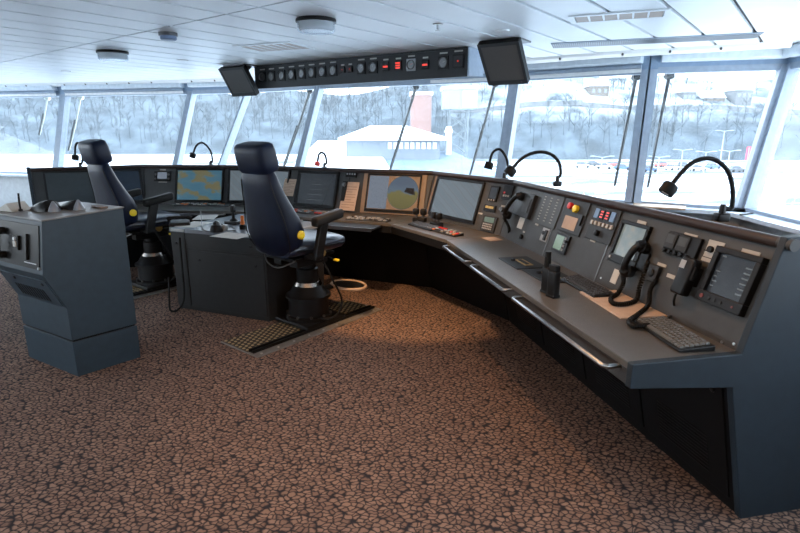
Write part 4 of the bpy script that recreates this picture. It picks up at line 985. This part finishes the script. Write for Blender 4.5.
# hand-held radios, one behind the other
for k, (u, v, hgt, lab) in enumerate(((546.5, 292.5, .19, 'black hand-held radio with stub antenna standing left of its twin on the wing worktop'), (552.5, 297, .155, 'black hand-held radio with flat top standing right of its twin on the wing worktop'))):
    M = at_top(0, u, v, 15); r = thing('handheld_radio', lab, 'radio', M, 'hand-held radios on the wing worktop')
    MB(M).rbox((0, 0, .07), (.056, .042, .135), .01).build('body', BLACK, r, True)
    MB(M).rbox((0, 0, .008), (.058, .046, .016), .005).build('charger_foot', BLACK, r, True)
    if k == 0:
        MB(M).tube([(-.008, 0, .13), (-.008, 0, .17), (-.008, 0, hgt+.025)], [.018, .017, .015], 12).build('antenna', BLACKR, r, True); MB(M).lathe([(.009, .13), (.008, .155)], (.017, 0, 0), n=12).build('knob', BLACK, r, True)
    else:
        MB(M).rbox((0, 0, .14), (.05, .034, .05), .006).build('battery_top', BLACKR, r, True); MB(M).lathe([(.009, .148), (.008, hgt+.01)], (.012, 0, 0), n=12).build('knob', BLACK, r, True)
    MB(M).box(-.018, -.0195, .05, .018, -.0175, .085).build('speaker_grille', DARKGREY, r)
# twin lever heads at the foot of the radar and route displays
for u, v, lab, i in ((419.5, 222, 'black twin-grip control lever at the foot of the radar display', 2), (436.5, 226.5, 'black twin-grip control lever at the foot of the route display', 1)):
    M = at_top(i, u, v); r = thing('thruster_lever', lab, 'lever', M, 'black control levers')
    MB(M).rbox((0, 0, .02), (.12, .07, .04), .008).build('base', BLACK, r, True)
    for x in (-.028, .03):
        MB(M).tube([(x, 0, .03), (x, .0, .05), (x*1.15, .0, .08)], .012, 8).build('stem', DSTEEL, r, True)
        MB(M).rbox((x*1.25, 0, .095), (.058, .05, .06), .016).build('grip', BLACK, r, True)
# handsets on the sloping panel, with coiled cords
def handset(i, top, bot, label, cordpx, thick=.022, lift_=.05, endpt=None):
    s0, h0 = onp(i, *top); s1, h1 = onp(i, *bot); W_ = PFR[i]; a = W_ @ V((s0, h0, lift_)); c = W_ @ V((s1, h1, lift_)); m = (a+c)/2; n = W_.col[2].xyz
    r = thing('telephone_handset', label, 'handset', TR(*m), 'black telephone handsets')
    d = (c-a).normalized(); L = (c-a).length
    pts = spline([a-n*.012, a+d*L*.08+n*.012, a+d*L*.25+n*.026, m+n*.03, a+d*L*.75+n*.026, c-d*L*.08+n*.012, c-n*.012], 4)
    rad = [thick*(1.25 if (k < 5 or k > len(pts)-6) else .82) for k in range(len(pts))]
    MB().tube(pts, rad, 12).build('grip', BLACK, r, True)
    fr = lambda p: Matrix(((1, 0, 0, 0),)*0) if False else None
    q = n.to_track_quat('Z', 'Y').to_matrix().to_4x4()
    for nm, p in (('earpiece', a), ('mouthpiece', c)):
        MB(Matrix.Translation(p+d*(.012 if nm == 'earpiece' else -.012)) @ q).lathe([(.028, -.034), (.031, -.026), (.031, -.004), (.02, .006)], n=18).build(nm, BLACK, r, True)
    b = MB(W_); b.box((s0+s1)/2-.05, min(h0, h1)+.03, 0, (s0+s1)/2+.05, max(h0, h1)-.03, lift_-.036); b.build('cradle', BLACK, r, bevel=.004)
    if cordpx:
        pts = [c+d*.02]
        for e in cordpx:
            p = at_z(e[0], e[1], ZW+.022) if len(e) == 2 else W_ @ V((*onp(i, e[0], e[1]), e[2])); pts.append(p)
        MB().tube(coil(pts, .0085, max(10, int(sum((pts[k+1]-pts[k]).length for k in range(len(pts)-1))/.0095)), 8), .0042, 5).build('coiled_cord', BLACKR, r, True)
    return r
handset(0, (650, 247), (633, 275), 'large black telephone handset beside the small monitor on the wing console', [(628, 284, .03), (618, 293), (611, 298), (613, 303), (624, 304), (636, 300), (644, 290, .03), (648, 272, .02), (649, 262, .01)], .021)
def fist_mic():
    s, h = onp(0, 694, 279); M = PFR[0] @ TR(s, h, .0); r = thing('hand_microphone', 'blocky black hand microphone clipped on the panel left of the touch display', 'microphone', M)
    b = MB(M); b.rbox((0, 0, .045), (.075, .165, .05), .012); b.build('body', BLACK, r, True)
    MB(M).box(-.03, .03, .07, .0, .065, .0725).build('grey_label', GREYPL, r); MB(M).rbox((.04, .02, .045), (.012, .06, .025), .004).build('talk_key', BLACKR, r, True)
    MB(M).box(-.03, -.03, 0, .03, .05, .02).build('clip', BLACK, r)
    W_ = PFR[0]; f = lambda u, v, l: W_ @ V((*onp(0, u, v), l))
    MB().tube(spline([f(683, 296, .04), f(679, 303, .03), at_z(674, 311, ZW+.015), at_z(669, 318, ZW+.012), at_z(660, 322, ZW+.012)], 8), .0055, 7).build('cord', BLACKR, r, True)
    return r
fist_mic()
W_ = PFR[0]; pts = [W_ @ V((*onp(0, 659, 281), .02)), W_ @ V((*onp(0, 655, 292), .03)), at_z(648, 305, ZW+.03), at_z(637, 315, ZW+.016), at_z(629, 321, ZW+.016), at_z(634, 326, ZW+.016), at_z(648, 325, ZW+.016)]
tag(MB().tube(coil(pts, .008, 60, 8), .0042, 5).build('coiled_cord', BLACKR, None, True), 'black coiled cord hanging from the connector box to the worktop behind the pale-keyed keyboard', 'cord')
handset(0, (527, 197), (512, 218), 'black telephone handset on the wing panel at the console bend', [(512, 228, .03), (509, 235)], .021, .06)
s, h = onp(0, 527, 206); cr = MB(PFR[0]).box(s-.06, h-.09, 0, s+.12, h+.09, .03).build('handset_cradle', DARKGREY, CON[0], bevel=.005)
MB(PFR[0]).box(s+.0, h-.05, .03, s+.09, h+.06, .034).build('keypad', MIDGREY, cr)
# paper sheets leaning on the panels
for i, tl, br, lab, m in ((3, (345, 182), (356, 213), 'cream printed sheet leaning on the panel left of the radar display', PAPERW), (3, (286, 179), (295, 197), 'cream card on the panel just right of the near chair headrest', PAPERW)):
    s0, h0, s1, h1 = rect(i, tl, br); s0, s1 = (s0, s1) if s1-s0 > .12 else ((s0+s1)/2-.07, (s0+s1)/2+.07)
    M = PFR[i] @ TR((s0+s1)/2, max(h0, .012), .006); r = thing('paper_sheet', lab, 'paper', M, 'sheets on the sloping panels')
    w = (s1-s0)/2; hh = min(h1, .41)-max(h0, .012); b = MB(M @ TR(0, 0, .03)); b.hexa([(-w, 0, 0), (w, 0, 0), (w, 0, .002), (-w, 0, .002)], [(-w, hh, -.025), (w, hh, -.025), (w, hh, -.023), (-w, hh, -.023)]); b.build('sheet', m, r)
    b = MB(M @ TR(0, 0, .03))
    for k in range(9):
        y = hh*(.1+.09*k); zz = .0022-.025*y/hh; b.hexa([(-w*.8, y, zz), (w*(.8 if k % 3 else .3), y, zz), (w*(.8 if k % 3 else .3), y+.006, zz), (-w*.8, y+.006, zz)], [(-w*.8, y, zz+.0006), (w*(.8 if k % 3 else .3), y, zz+.0006), (w*(.8 if k % 3 else .3), y+.006, zz+.0006), (-w*.8, y+.006, zz+.0006)])
    b.build('printed_lines', mat('print_brown', (.25, .17, .12), .7), r)

# ================================================================== GOOSENECK LAMPS on the top rail
def gooseneck(base, path, head, hs, label, i, rn=.0085, hm=BLACKR, stub=None):
    # foot stands on the casing behind the rail of facet i; the neck bends in an upright plane there
    p = at_z(base[0], base[1], ZP-.005); y = p.y
    M = TR(p.x, p.y, ZP-.01); r = thing('gooseneck_lamp', label, 'lamp', M, 'gooseneck lamps along the console top')
    MB(M).rbox((0, 0, .014), (.06, .05, .04), .008).build('foot', BLACK, r, True)
    MB(M).lathe([(.016, .03), (.014, .06), (.011, .075)], n=14).build('collar', BLACK, r, True)
    pts = [V((p.x, y, ZP+.05))]+[at_y(u, v, y) for u, v in path]
    hp = at_y(*head, y)
    MB().tube(spline(pts+[hp], 7), rn, 8).build('neck', BLACKR, r, True)
    d = (hp-pts[-1]).normalized(); q = d.to_track_quat('Z', 'Y').to_matrix().to_4x4()
    Mh = Matrix.Translation(hp) @ q
    hd = MB(Mh).lathe([(hs*.35, -hs*.75), (hs*.85, -hs*.6), (hs, -hs*.3), (hs, hs*.75), (hs*.9, hs*.9), (hs*.75, hs*.82)], n=20).build('lamp_head', hm, r, True)
    MB(Mh).lathe([(hs*.7, hs*.80), (hs*.3, hs*.84)], n=16).build('lens', LAMPW, hd, True)
    return r
gooseneck((721, 219), [(731, 208), (732.5, 190), (728, 172), (717, 161), (705, 158.5), (692, 163), (681, 173)], (669, 188), .036, 'big black gooseneck lamp nearest us at the right end of the wing console', 0, .0105)
gooseneck((557, 185), [(560.5, 174), (559, 163), (552, 155), (541, 152), (529, 154.5), (519, 161)], (511, 170.5), .042, 'black gooseneck lamp with a wide arc in the middle, bending left over the console corner', 0, .0125)
gooseneck((504, 181.5), [(507.5, 172), (507, 160), (502, 151), (497, 149.5), (492, 154)], (489, 165), .036, 'black gooseneck lamp with narrow arc just left of the wide one', 1, .0105)
gooseneck((324.5, 169.5), [(326.5, 163), (325.5, 156), (322.5, 152.8), (319, 154.5)], (317.5, 163.5), .03, 'small gooseneck lamp with red head above the conning display', 3, .012, RED)
gooseneck((211, 167), [(212.5, 161), (211, 152), (206, 145), (201, 142.8), (196, 146.5)], (193, 155), .036, 'slim black gooseneck lamp above the chart display', 4, .011)
gooseneck((81, 169), [(82.5, 162), (82, 153), (80, 146), (77.5, 143), (75.5, 147)], (75.5, 157), .036, 'slim black gooseneck lamp left of the far chair headrest', 5, .011)
# a few thin pens and cables on the window board and casings
p = at_z(740, 215, ZS); b = MB(YAW(at_z(746, 214, ZS+.008), 60)); b.tube([(0, -.08, 0), (0, .08, 0)], .007, 8); b.tube([(0, .08, 0), (0, .1, 0)], .004, 8); tag(b.build('pen', BLACK, None, True), 'black pen lying on the pale window board right of the big gooseneck lamp', 'pen')
L = (TV[1]-TV[0]).normalized()
pts = spline([cp(0, -.06, ZP+.0)+L*.35, cp(0, -.10, ZP-.01)+L*.6, cp(0, -.06, ZP)+L*.85, cp(0, -.10, ZP-.01)+L*1.2, cp(0, -.06, ZP)+L*1.6], 8)
tag(MB().tube(pts, .006, 7).build('lamp_cable', BLACKR, None, True), 'thin black lamp cable running along the wing console top', 'cable')
# ================================================================== OUTSIDE
GZ = -8.0
TREEW = mat('bare_wood', (.048, .058, .066), .9, var=.2, scale=.5)
HILLM = mat('hillside_brush', (.058, .072, .084), .95, var=.5, scale=.12)
def upper_snow():              # snow lies on the open upper slope to the right
    nt = HILLM.node_tree; b = [n for n in nt.nodes if n.type == 'BSDF_PRINCIPLED'][0]; r = [n for n in nt.nodes if n.type == 'VALTORGB'][0]; tc = [n for n in nt.nodes if n.type == 'TEX_COORD'][0]
    s = nt.nodes.new('ShaderNodeSeparateXYZ'); nt.links.new(tc.outputs['Object'], s.inputs[0]); f = []
    n = nt.nodes.new('ShaderNodeTexNoise'); n.inputs['Scale'].default_value = .09; n.inputs['Detail'].default_value = 6; nt.links.new(tc.outputs['Object'], n.inputs['Vector'])
    for k, (lo, hi) in enumerate(((5, 45), (4, 9), (.36, .6))):
        m = nt.nodes.new('ShaderNodeMapRange'); m.inputs[1].default_value = lo; m.inputs[2].default_value = hi; nt.links.new(s.outputs['X'] if k == 0 else s.outputs['Z'] if k == 1 else n.outputs['Fac'], m.inputs[0]); f.append(m)
    a = nt.nodes.new('ShaderNodeMath'); a.operation = 'MULTIPLY'; c = nt.nodes.new('ShaderNodeMath'); c.operation = 'MULTIPLY'
    nt.links.new(f[0].outputs[0], a.inputs[0]); nt.links.new(f[1].outputs[0], a.inputs[1]); nt.links.new(a.outputs[0], c.inputs[0]); nt.links.new(f[2].outputs[0], c.inputs[1])
    x = nt.nodes.new('ShaderNodeMix'); x.data_type = 'RGBA'; x.inputs[7].default_value = (.3, .31, .32, 1); nt.links.new(c.outputs[0], x.inputs[0]); nt.links.new(r.outputs[0], x.inputs[6]); nt.links.new(x.outputs[2], b.inputs['Base Color'])
upper_snow()
b = MB(); b.hexa([(-400, 14, GZ-1), (400, 14, GZ-1), (400, 420, GZ-1), (-400, 420, GZ-1)], [(-400, 14, GZ), (400, 14, GZ), (400, 420, GZ), (-400, 420, GZ)])
o = b.build('ground', SNOWG); o['kind'] = 'structure'
b = MB(); b.hexa([(14, -150, GZ-1), (400, -150, GZ-1), (400, 14, GZ-1), (14, 14, GZ-1)], [(14, -150, GZ), (400, -150, GZ), (400, 14, GZ), (14, 14, GZ)]); o = b.build('ground_quay', SNOW); o['kind'] = 'structure'
b = MB(); b.hexa([(-400, -150, GZ-1), (-14, -150, GZ-1), (-14, 14, GZ-1), (-400, 14, GZ-1)], [(-400, -150, GZ), (-14, -150, GZ), (-14, 14, GZ), (-400, 14, GZ)]); o = b.build('ground_port', SNOW); o['kind'] = 'structure'
# wooded hillside: a long ridge with a road terrace on its right part
def ridge(x):                 # distance of the foot, of the crest, crest height
    yf = 190 if x < -20 else 175-.10*(x+20)
    yf = 195+.12*min(0, x+20)*-.1 if x < -20 else 195-.12*(x+20)
    cz = 21+2.5*math.sin(x*.031)+1.5*math.sin(x*.11+1)
    if x > -10: cz += min(4, (x+10)*.06)
    return yf, cz
vg = []; b = MB(); xs = list(range(-330, 300, 10)); prof_ = [0, .08, .2, .35, .5, .65, .8, 1, 1.35]
def hill_pt(x, t):
    yf, cz = ridge(x); y = yf+70*t; s = min(1, t); z = GZ+(cz-GZ)*(s**.75)+R.uniform(-.5, .5)*(1 if 0 < t < 1 else 0)
    if t > 1: z = cz+2*(t-1)
    return V((x, y, z))
vg = [[b.bm.verts.new(hill_pt(x, t)) for t in prof_] for x in xs]
for a, c in zip(vg, vg[1:]):
    for j in range(len(prof_)-1): b.bm.faces.new((a[j], a[j+1], c[j+1], c[j]))
hl = b.build('hill', HILLM, None, True); hl['kind'] = 'structure'
# snow terraces across the hill (road with white wall on the right)
b = MB()
for x in range(20, 290, 10):
    p = hill_pt(x, .44); q = hill_pt(x+10, .44)
    b.hexa([(x, p.y-1.5, p.z-1), (x+10, q.y-1.5, q.z-1), (x+10, q.y+5, q.z-1), (x, p.y+5, p.z-1)], [(x, p.y-1.5, p.z+1.0), (x+10, q.y-1.5, q.z+1.0), (x+10, q.y+5, q.z+1.6), (x, p.y+5, p.z+1.6)])
o = b.build('terrace_road', mat('terrace_wall_snowy', (.16, .17, .18), .9, var=.3, scale=.3)); o['kind'] = 'structure'
b = MB()
for x in range(-330, 290, 10):
    if x < -30: t0, hh = .02, 1.0
    else: continue
    p = hill_pt(x, t0); b.box(x, p.y-3, GZ, x+10, p.y+3, GZ+1.2)
o = b.build('snow_bank', SNOW); o['kind'] = 'structure'
# bare winter woods: far too many to count
rw = random.Random(3); b = MB()
def twig(p, q, r0, r1):
    d = (q-p).normalized(); a = d.cross(V((.3, 1, .2))).normalized(); c = d.cross(a)
    r = [a, a*-.5+c*.87, a*-.5-c*.87]
    v0 = [b.bm.verts.new(p+k*r0) for k in r]; v1 = [b.bm.verts.new(q+k*r1) for k in r]
    for i in range(3): b.bm.faces.new((v0[i], v0[(i+1) % 3], v1[(i+1) % 3], v1[i]))
for k in range(1500):
    x = rw.uniform(-300, 270); t = rw.uniform(.04, 1.0)
    if x > 20 and .36 < t < .56: continue
    if x > 20 and t > .56 and rw.random() < .6: continue
    p = hill_pt(x, t); h = rw.uniform(5, 9); top = p+V((rw.uniform(-.6, .6), 0, h)); twig(p-V((0, 0, .5)), top, .14, .03)
    for j in range(11):
        f = rw.uniform(.3, .95); s = p.lerp(top, f); a = rw.uniform(0, 6.28); L = h*(1-f)*.55+.8; e = s+V((math.cos(a)*L*.75, math.sin(a)*L*.75, L*.8)); twig(s, e, .07, .02)
        for m in range(2):
            s2 = s.lerp(e, rw.uniform(.4, .9)); a2 = a+rw.uniform(-1, 1); twig(s2, s2+V((math.cos(a2)*.9, math.sin(a2)*.9, rw.uniform(.4, 1.2))), .04, .015)
wd = b.build('forest', TREEW); wd['kind'] = 'stuff'; tag(wd, 'bare grey winter woods covering the hillside across the harbour', 'woods')
# pavilion with hipped snow roofs
def P60(u, v, y=60): return at_y(u, v, y)
y0 = 62.0; PALE = mat('pavilion_wall', (.12, .14, .165), .8); WINP = mat('pavilion_window', (.45, .5, .52), .4); ROOFB = mat('lower_roof_blue', (.14, .19, .25), .8, var=.15, scale=1)
r = thing('pavilion', 'waterside pavilion with wide snow-covered hipped roof seen through the centre window', 'building', TR(P60(393, 150, y0).x, y0+5, GZ))
def hip(name, m, ul, ur, ve, ua, ub_, vr, dep, soffit=.25, par=r, y=y0):
    a, c = P60(ul, ve, y), P60(ur, ve, y); t0, t1 = P60(ua, vr, y+dep/2), P60(ub_, vr, y+dep/2)
    bt = [a, c, c+V((0, dep, 0)), a+V((0, dep, 0))]; e = V((0, 0, soffit))
    b = MB(); b.hexa([p-e for p in bt], bt); vv = [b._v(p) for p in bt]; u0, u1 = b._v(t0), b._v(t1)
    for f in ((vv[0], vv[1], u1, u0), (vv[1], vv[2], u1), (vv[2], vv[3], u0, u1), (vv[3], vv[0], u0)): b.bm.faces.new(f)
    return b.build(name, m, par)
hip('upper_roof', SNOW, 338, 449, 138, 370, 407, 126, 12)
a, c = P60(346, 138, y0+.9), P60(440, 138, y0+.9); zlo = P60(380, 156, y0).z
b = MB(); b.box(a.x, y0+1, zlo-2, c.x, y0+11, a.z-.1); wl = b.build('upper_wall', PALE, r)
for k in range(9):
    u = 388+k*5.6; p = P60(u, 142.5, y0+.98); q = P60(u+3.8, 149, y0+.98)
    b = MB(); b.box(p.x, y0+.92, q.z, q.x, y0+1.05, p.z); b.build('window', WINP, wl)
hip('lower_roof', ROOFB, 372, 505, 176, 395, 452, 151, 16, .3, r, y0-4)
hip('annex_roof', SNOW, 285, 392, 172, 318, 372, 140.5, 18, .3, r, y0-3)
b = MB(); a, c = P60(300, 172, y0-2), P60(495, 176, y0-2); b.box(a.x, y0-2, GZ, c.x, y0+11, min(a.z, c.z)-.3); b.build('lower_wall', PALE, r)
p = P60(451, 133, y0); q = P60(451, 160, y0); PIPE = mat('vent_pipe_pale', (.62, .66, .68), .6)
b = MB(); b.lathe([(.38, q.z-1), (.38, p.z), (.5, p.z+.1), (.3, p.z+.7)], (p.x, y0+3, 0), n=12); b.build('chimney_pipe', PIPE, r, True)
a = P60(430, 138.5, y0); b = MB(); b.box(a.x, y0+2.8, a.z-.12, p.x, y0+3.0, a.z+.1); b.build('gutter_arm', PIPE, r)
# reddish tower and cabin tower
BRICK = mat('tower_brick_pale', (.24, .145, .125), .9); y1 = 120.0
a, c = P60(411, 92, y1), P60(431, 140, y1); r = thing('brick_tower', 'pale reddish square tower block behind the pavilion', 'tower', TR((a.x+c.x)/2, y1, GZ))
b = MB(); b.box(a.x, y1, GZ, c.x, y1+5, a.z-.6); b.build('shaft', BRICK, r); b = MB(); b.box(a.x-.3, y1-.3, a.z-.6, c.x+.3, y1+5.3, a.z); b.build('snow_cap', SNOW, r)
y1 = 110.0; a, c = P60(444, 89, y1), P60(476, 109, y1); g = P60(460, 150, y1)
r = thing('cabin_tower', 'pale box cabin on a lattice mast, right of the reddish tower', 'tower', TR((a.x+c.x)/2, y1, GZ)); m_ = (a.x*.42+c.x*.58)
b = MB(); b.box(a.x, y1, c.z, c.x, y1+6, a.z); cb = b.build('cabin', mat('cabin_pale', (.19, .25, .26), .7), r); b = MB(); b.box(m_, y1-.15, c.z+.3, c.x+.1, y1, a.z-.3); b.build('white_panel', PAPER, cb)
b = MB(); b.box(a.x-.3, y1-.3, a.z, c.x+.3, y1+6.3, a.z+.5); b.build('snow_cap', SNOW, r)
b = MB()
for x in (a.x+1.4, c.x-1.4):
    for y in (y1+1, y1+5): b.box(x-.12, y-.12, GZ, x+.12, y+.12, c.z)
zz = GZ
while zz < c.z-2.5:
    for y in (y1+1, y1+5): b.tube([(a.x+1.4, y, zz), (c.x-1.4, y, zz+2.5)], .08, 4); b.tube([(c.x-1.4, y, zz), (a.x+1.4, y, zz+2.5)], .08, 4)
    zz += 2.5
b.build('lattice_mast', mat('mast_grey', (.12, .14, .15), .7), r)
# houses on the right hilltop
HW = mat('house_wall_pale', (.13, .135, .14), .8); HWC = mat('house_wall_ochre', (.13, .11, .095), .8)
for k, (u, v, w, hh, lab) in enumerate([(562, 92, 9, 5, 'pale house on the hilltop above the left part of the right windows'), (600, 86, 12, 6, 'wide pale house high on the hill between the two right pillars'), (668, 104, 10, 5, 'pale house on the terrace just right of the wide pillar'), (690, 92, 8, 7, 'tall pale house above the terrace in the rightmost front window'), (716, 98, 11, 5, 'pale house right of the tall one on the hill'), (745, 90, 10, 6, 'pale house at the right end of the hilltop')]):
    y = 228-k*3; w *= .62; hh *= .6; p = at_y(u, v, y); r = thing('house', lab, 'house', TR(p.x, y, p.z-hh-4), 'houses on the hill')
    b = MB(); b.box(p.x-w/2, y, p.z-hh-6, p.x+w/2, y+8, p.z); wl = b.build('wall', HWC if k % 3 == 1 else HW, r)
    b = MB(); b.loft([[(p.x-w/2-.4, y-.4, p.z), (p.x-w/2-.4, y+8.4, p.z), (p.x-w/2-.4, y+4, p.z+3)], [(p.x+w/2+.4, y-.4, p.z), (p.x+w/2+.4, y+8.4, p.z), (p.x+w/2+.4, y+4, p.z+3)]]); b.build('roof', SNOW, r)
    for j in range(3):
        x = p.x-w*.32+w*.32*j; b = MB(); b.box(x-.5, y-.06, p.z-2.6, x+.5, y+.02, p.z-1.2); b.build('window', mat('house_window', (.15, .18, .22), .3), wl)
# parked cars on the snowy quay
def car(u, v, m, label, first=None):
    p = at_z(u, v, GZ); M = YAW(p, R.uniform(60, 120))
    if first is not None: return dup(first, M, label)
    r = thing('car', label, 'car', M, 'cars parked on the snowy quay')
    b = MB(M); rings = []
    for y, z0, z1, w in ((-2.1, .35, .75, 1.5), (-1.9, .3, .9, 1.7), (-1, .3, .95, 1.75), (1, .3, .95, 1.75), (1.9, .3, .8, 1.7), (2.1, .35, .7, 1.5)): rings.append([(-w/2, y, z0), (w/2, y, z0), (w/2, y, z1), (-w/2, y, z1)])
    b.loft(rings).build('body', m, r, bevel=.08)
    b = MB(M); b.hexa([(-.8, -1.7, .93), (.8, -1.7, .93), (.8, 1.0, .93), (-.8, 1.0, .93)], [(-.65, -1.2, 1.45), (.65, -1.2, 1.45), (.65, .3, 1.45), (-.65, .3, 1.45)]); b.build('cabin', mat('car_glass', (.06, .07, .09), .2), r, bevel=.06)
    for x in (-.78, .78):
        for y in (-1.3, 1.3): MB(M).lathe([(.32, -.1), (.32, .1)], (x, y, .32), 'x', 14).build('wheel', BLACKR, r)
    return r
CARC = [mat('car_white', (.4, .4, .4), .4), mat('car_blue', (.05, .1, .2), .4), mat('car_red', (.5, .1, .08), .4), mat('car_dark', (.1, .11, .12), .4)]
protos = {}
for k, (u, v, ci) in enumerate([(582, 168, 0), (592, 166, 3), (604, 169, 0), (613, 167, 2), (622, 170, 1), (648, 172, 1), (662, 167, 2), (672, 170, 0), (684, 168, 3), (697, 171, 0), (712, 169, 1), (736, 172, 3)]):
    nm = ['white', 'blue', 'red', 'dark'][ci]; side = 'left of the wide window pillar' if u < 635 else 'right of the wide window pillar'
    order = ['first', 'second', 'third', 'fourth', 'fifth', 'sixth', 'seventh'][k if u < 635 else k-5]
    lab = '%s parked car, %s from the left of those %s' % (nm, order, side)
    c = car(u, v, CARC[ci], lab, protos.get(ci)); protos.setdefault(ci, c)
# street lamps
POLE = mat('street_pole', (.3, .33, .36), .6)
def street_lamp(u, vt, vb, label, proto=None):
    p = at_z(u, vb, GZ)
    r = thing('street_lamp', label, 'street lamp', TR(*p), 'street lamps on the quay'); zt_ = at_y(u, vt, p.y).z-GZ; M = WM[r.name]
    MB(M).tube([(0, 0, 0), (0, 0, zt_)], [.16, .09], 8).build('pole', POLE, r, True)
    for s in (-1, 1):
        MB(M).tube([(0, 0, zt_-.1), (s*1.6, 0, zt_+.15)], .06, 6).build('arm', POLE, r, True); MB(M).rbox((s*1.9, 0, zt_+.15), (.9, .3, .16), .05).build('lamp_head', POLE, r, True)
for a in ((600, 157, 180, 'double-armed street lamp left of the wide pillar on the quay'), (552, 166, 176, 'short double-armed street lamp at the left of the right windows'), (657, 157, 175, 'double-armed street lamp close to the right side of the wide pillar'), (680, 150, 171, 'double-armed street lamp in the middle of the rightmost front window'), (703, 152, 174, 'double-armed street lamp below the arc of the big gooseneck lamp'), (726, 151, 176, 'double-armed street lamp near the right corner of the rightmost front window'), (719, 131, 168, 'tallest slim street lamp in the rightmost front window')): street_lamp(*a)
p = at_z(746, 166, GZ); r = thing('banner_sign', 'red upright banner sign on the quay near the right corner pillar', 'sign', TR(*p)); M = WM[r.name]
MB(M).tube([(0, 0, 0), (0, 0, 5)], .1, 8).build('post', POLE, r, True); MB(M).box(-.6, -.06, 1.6, .6, .06, 5.2).build('banner', mat('banner_red', (.6, .05, .08), .6), r)
# wiper arms outside the panes
def wiper(i, f, vtop, vbot_f, label, m=BLACK, lo=.15, hi=.97, du=-.05, th=.016):
    a = HEADV[i].lerp(HEADV[i+1], f); s = SILLV[i].lerp(SILLV[i+1], f+du); n = -inward(HEADV[i], HEADV[i+1])
    p, q = s.lerp(a, hi)+n*.09, s.lerp(a, lo)+n*.06; r = thing('window_wiper', label, 'wiper', TR(*p), 'window wipers')
    MB().tube([p, p.lerp(q, .5)+n*.01, q], [th, th*.7, th*.5], 6).build('arm', m, r, True)
    m_ = p.lerp(q, .72); MB().tube([p.lerp(q, .42)-n*.02, q-n*.02], th*.7, 5).build('blade', BLACK, r, True)
    MB().lathe([(.035, -.03), (.035, .03)], (p.x, p.y, p.z), 'y', 12).build('pivot', m, r, True)
W2 = mat('wiper_pale', (.55, .58, .5), .5)
wiper(5, .90, 0, 0, 'dark wiper arm outside, just left of the wide pillar', lo=.12)
wiper(6, .17, 0, 0, 'dark wiper arm outside, just right of the wide pillar', lo=.12)
wiper(4, .52, 0, 0, 'dark wiper arm hanging in front of the pavilion', lo=.1)
wiper(4, .90, 0, 0, 'dark wiper arm outside, left of the pillar by the right hanging monitor', lo=.1)
wiper(3, .82, 0, 0, 'dark wiper arm outside the narrow window left of the centre window', lo=.1)
wiper(0, .86, 0, 0, 'pale wiper motor arm in the leftmost window', W2, .5)
wiper(1, .09, 0, 0, 'pale wiper motor arm at the left of the window behind the far chair', W2, .3)

# ================================================================== LIGHT
w = bpy.data.worlds.new('sky'); sc.world = w; w.use_nodes = True; nt = w.node_tree; nt.nodes.clear()
out = nt.nodes.new('ShaderNodeOutputWorld'); bg = nt.nodes.new('ShaderNodeBackground'); tc = nt.nodes.new('ShaderNodeTexCoord'); sp = nt.nodes.new('ShaderNodeSeparateXYZ'); cr = nt.nodes.new('ShaderNodeValToRGB')
nt.links.new(tc.outputs['Generated'], sp.inputs[0]); nt.links.new(sp.outputs['Z'], cr.inputs[0]); e = cr.color_ramp.elements
e[0].position = 0; e[0].color = (.93, .97, 1, 1); e[1].position = .8; e[1].color = (.62, .80, 1, 1)
nt.links.new(cr.outputs[0], bg.inputs[0]); bg.inputs[1].default_value = SKY = 3.0; nt.links.new(bg.outputs[0], out.inputs[0])
def spot(name, loc, aim, power, col, size, blend=.4, rad=.03):
    l = bpy.data.lights.new(name, 'SPOT'); l.energy = power; l.color = col; l.spot_size = math.radians(size); l.spot_blend = blend; l.shadow_soft_size = rad
    o = bpy.data.objects.new(name, l); COL.objects.link(o); o.location = loc; o.rotation_euler = (V(aim)-V(loc)).to_track_quat('-Z', 'Y').to_euler(); return o
WARMC = (1, .55, .25)
# the near drum light's warm bulb throws a pool over the centre consoles
p = at_z(316, 19.5, ZC); spot('drum_light_bulb', (p.x, p.y, ZC-.085), (.08, 4.8, .35), 72, WARMC, 62)
# added warm fill lamps, out of view in the ceiling, brightening wing and carpet
for k, (x, y, aim, pw, sz, lab) in enumerate(((.25, 2.55, (.75, 2.9, .5), 22, 120, 'small warm fill lamp added out of view above the wing worktop'), (-1.1, 2.0, (-1.1, 2.0, 0), 14, 150, 'small warm fill lamp added out of view above the open carpet'),
    (.1, .5, (.1, .5, 0), 12, 150, 'small warm fill lamp added out of view in the ceiling above the near carpet'))):
    r = thing('fill_lamp', lab, 'fill_lamp', TR(x, y, ZC)); M = WM[r.name]
    MB(M).lathe([(.05, .0), (.05, -.006), (.036, -.007), (.034, .0)], n=24).build('ring', LAMPW, r, True)
    MB(M).lathe([(.034, -.001), (.034, -.003)], n=20).build('lens', E_WARM, r, True)
    spot('fill_lamp_beam', (x, y, ZC-.03), aim, pw, WARMC, sz)
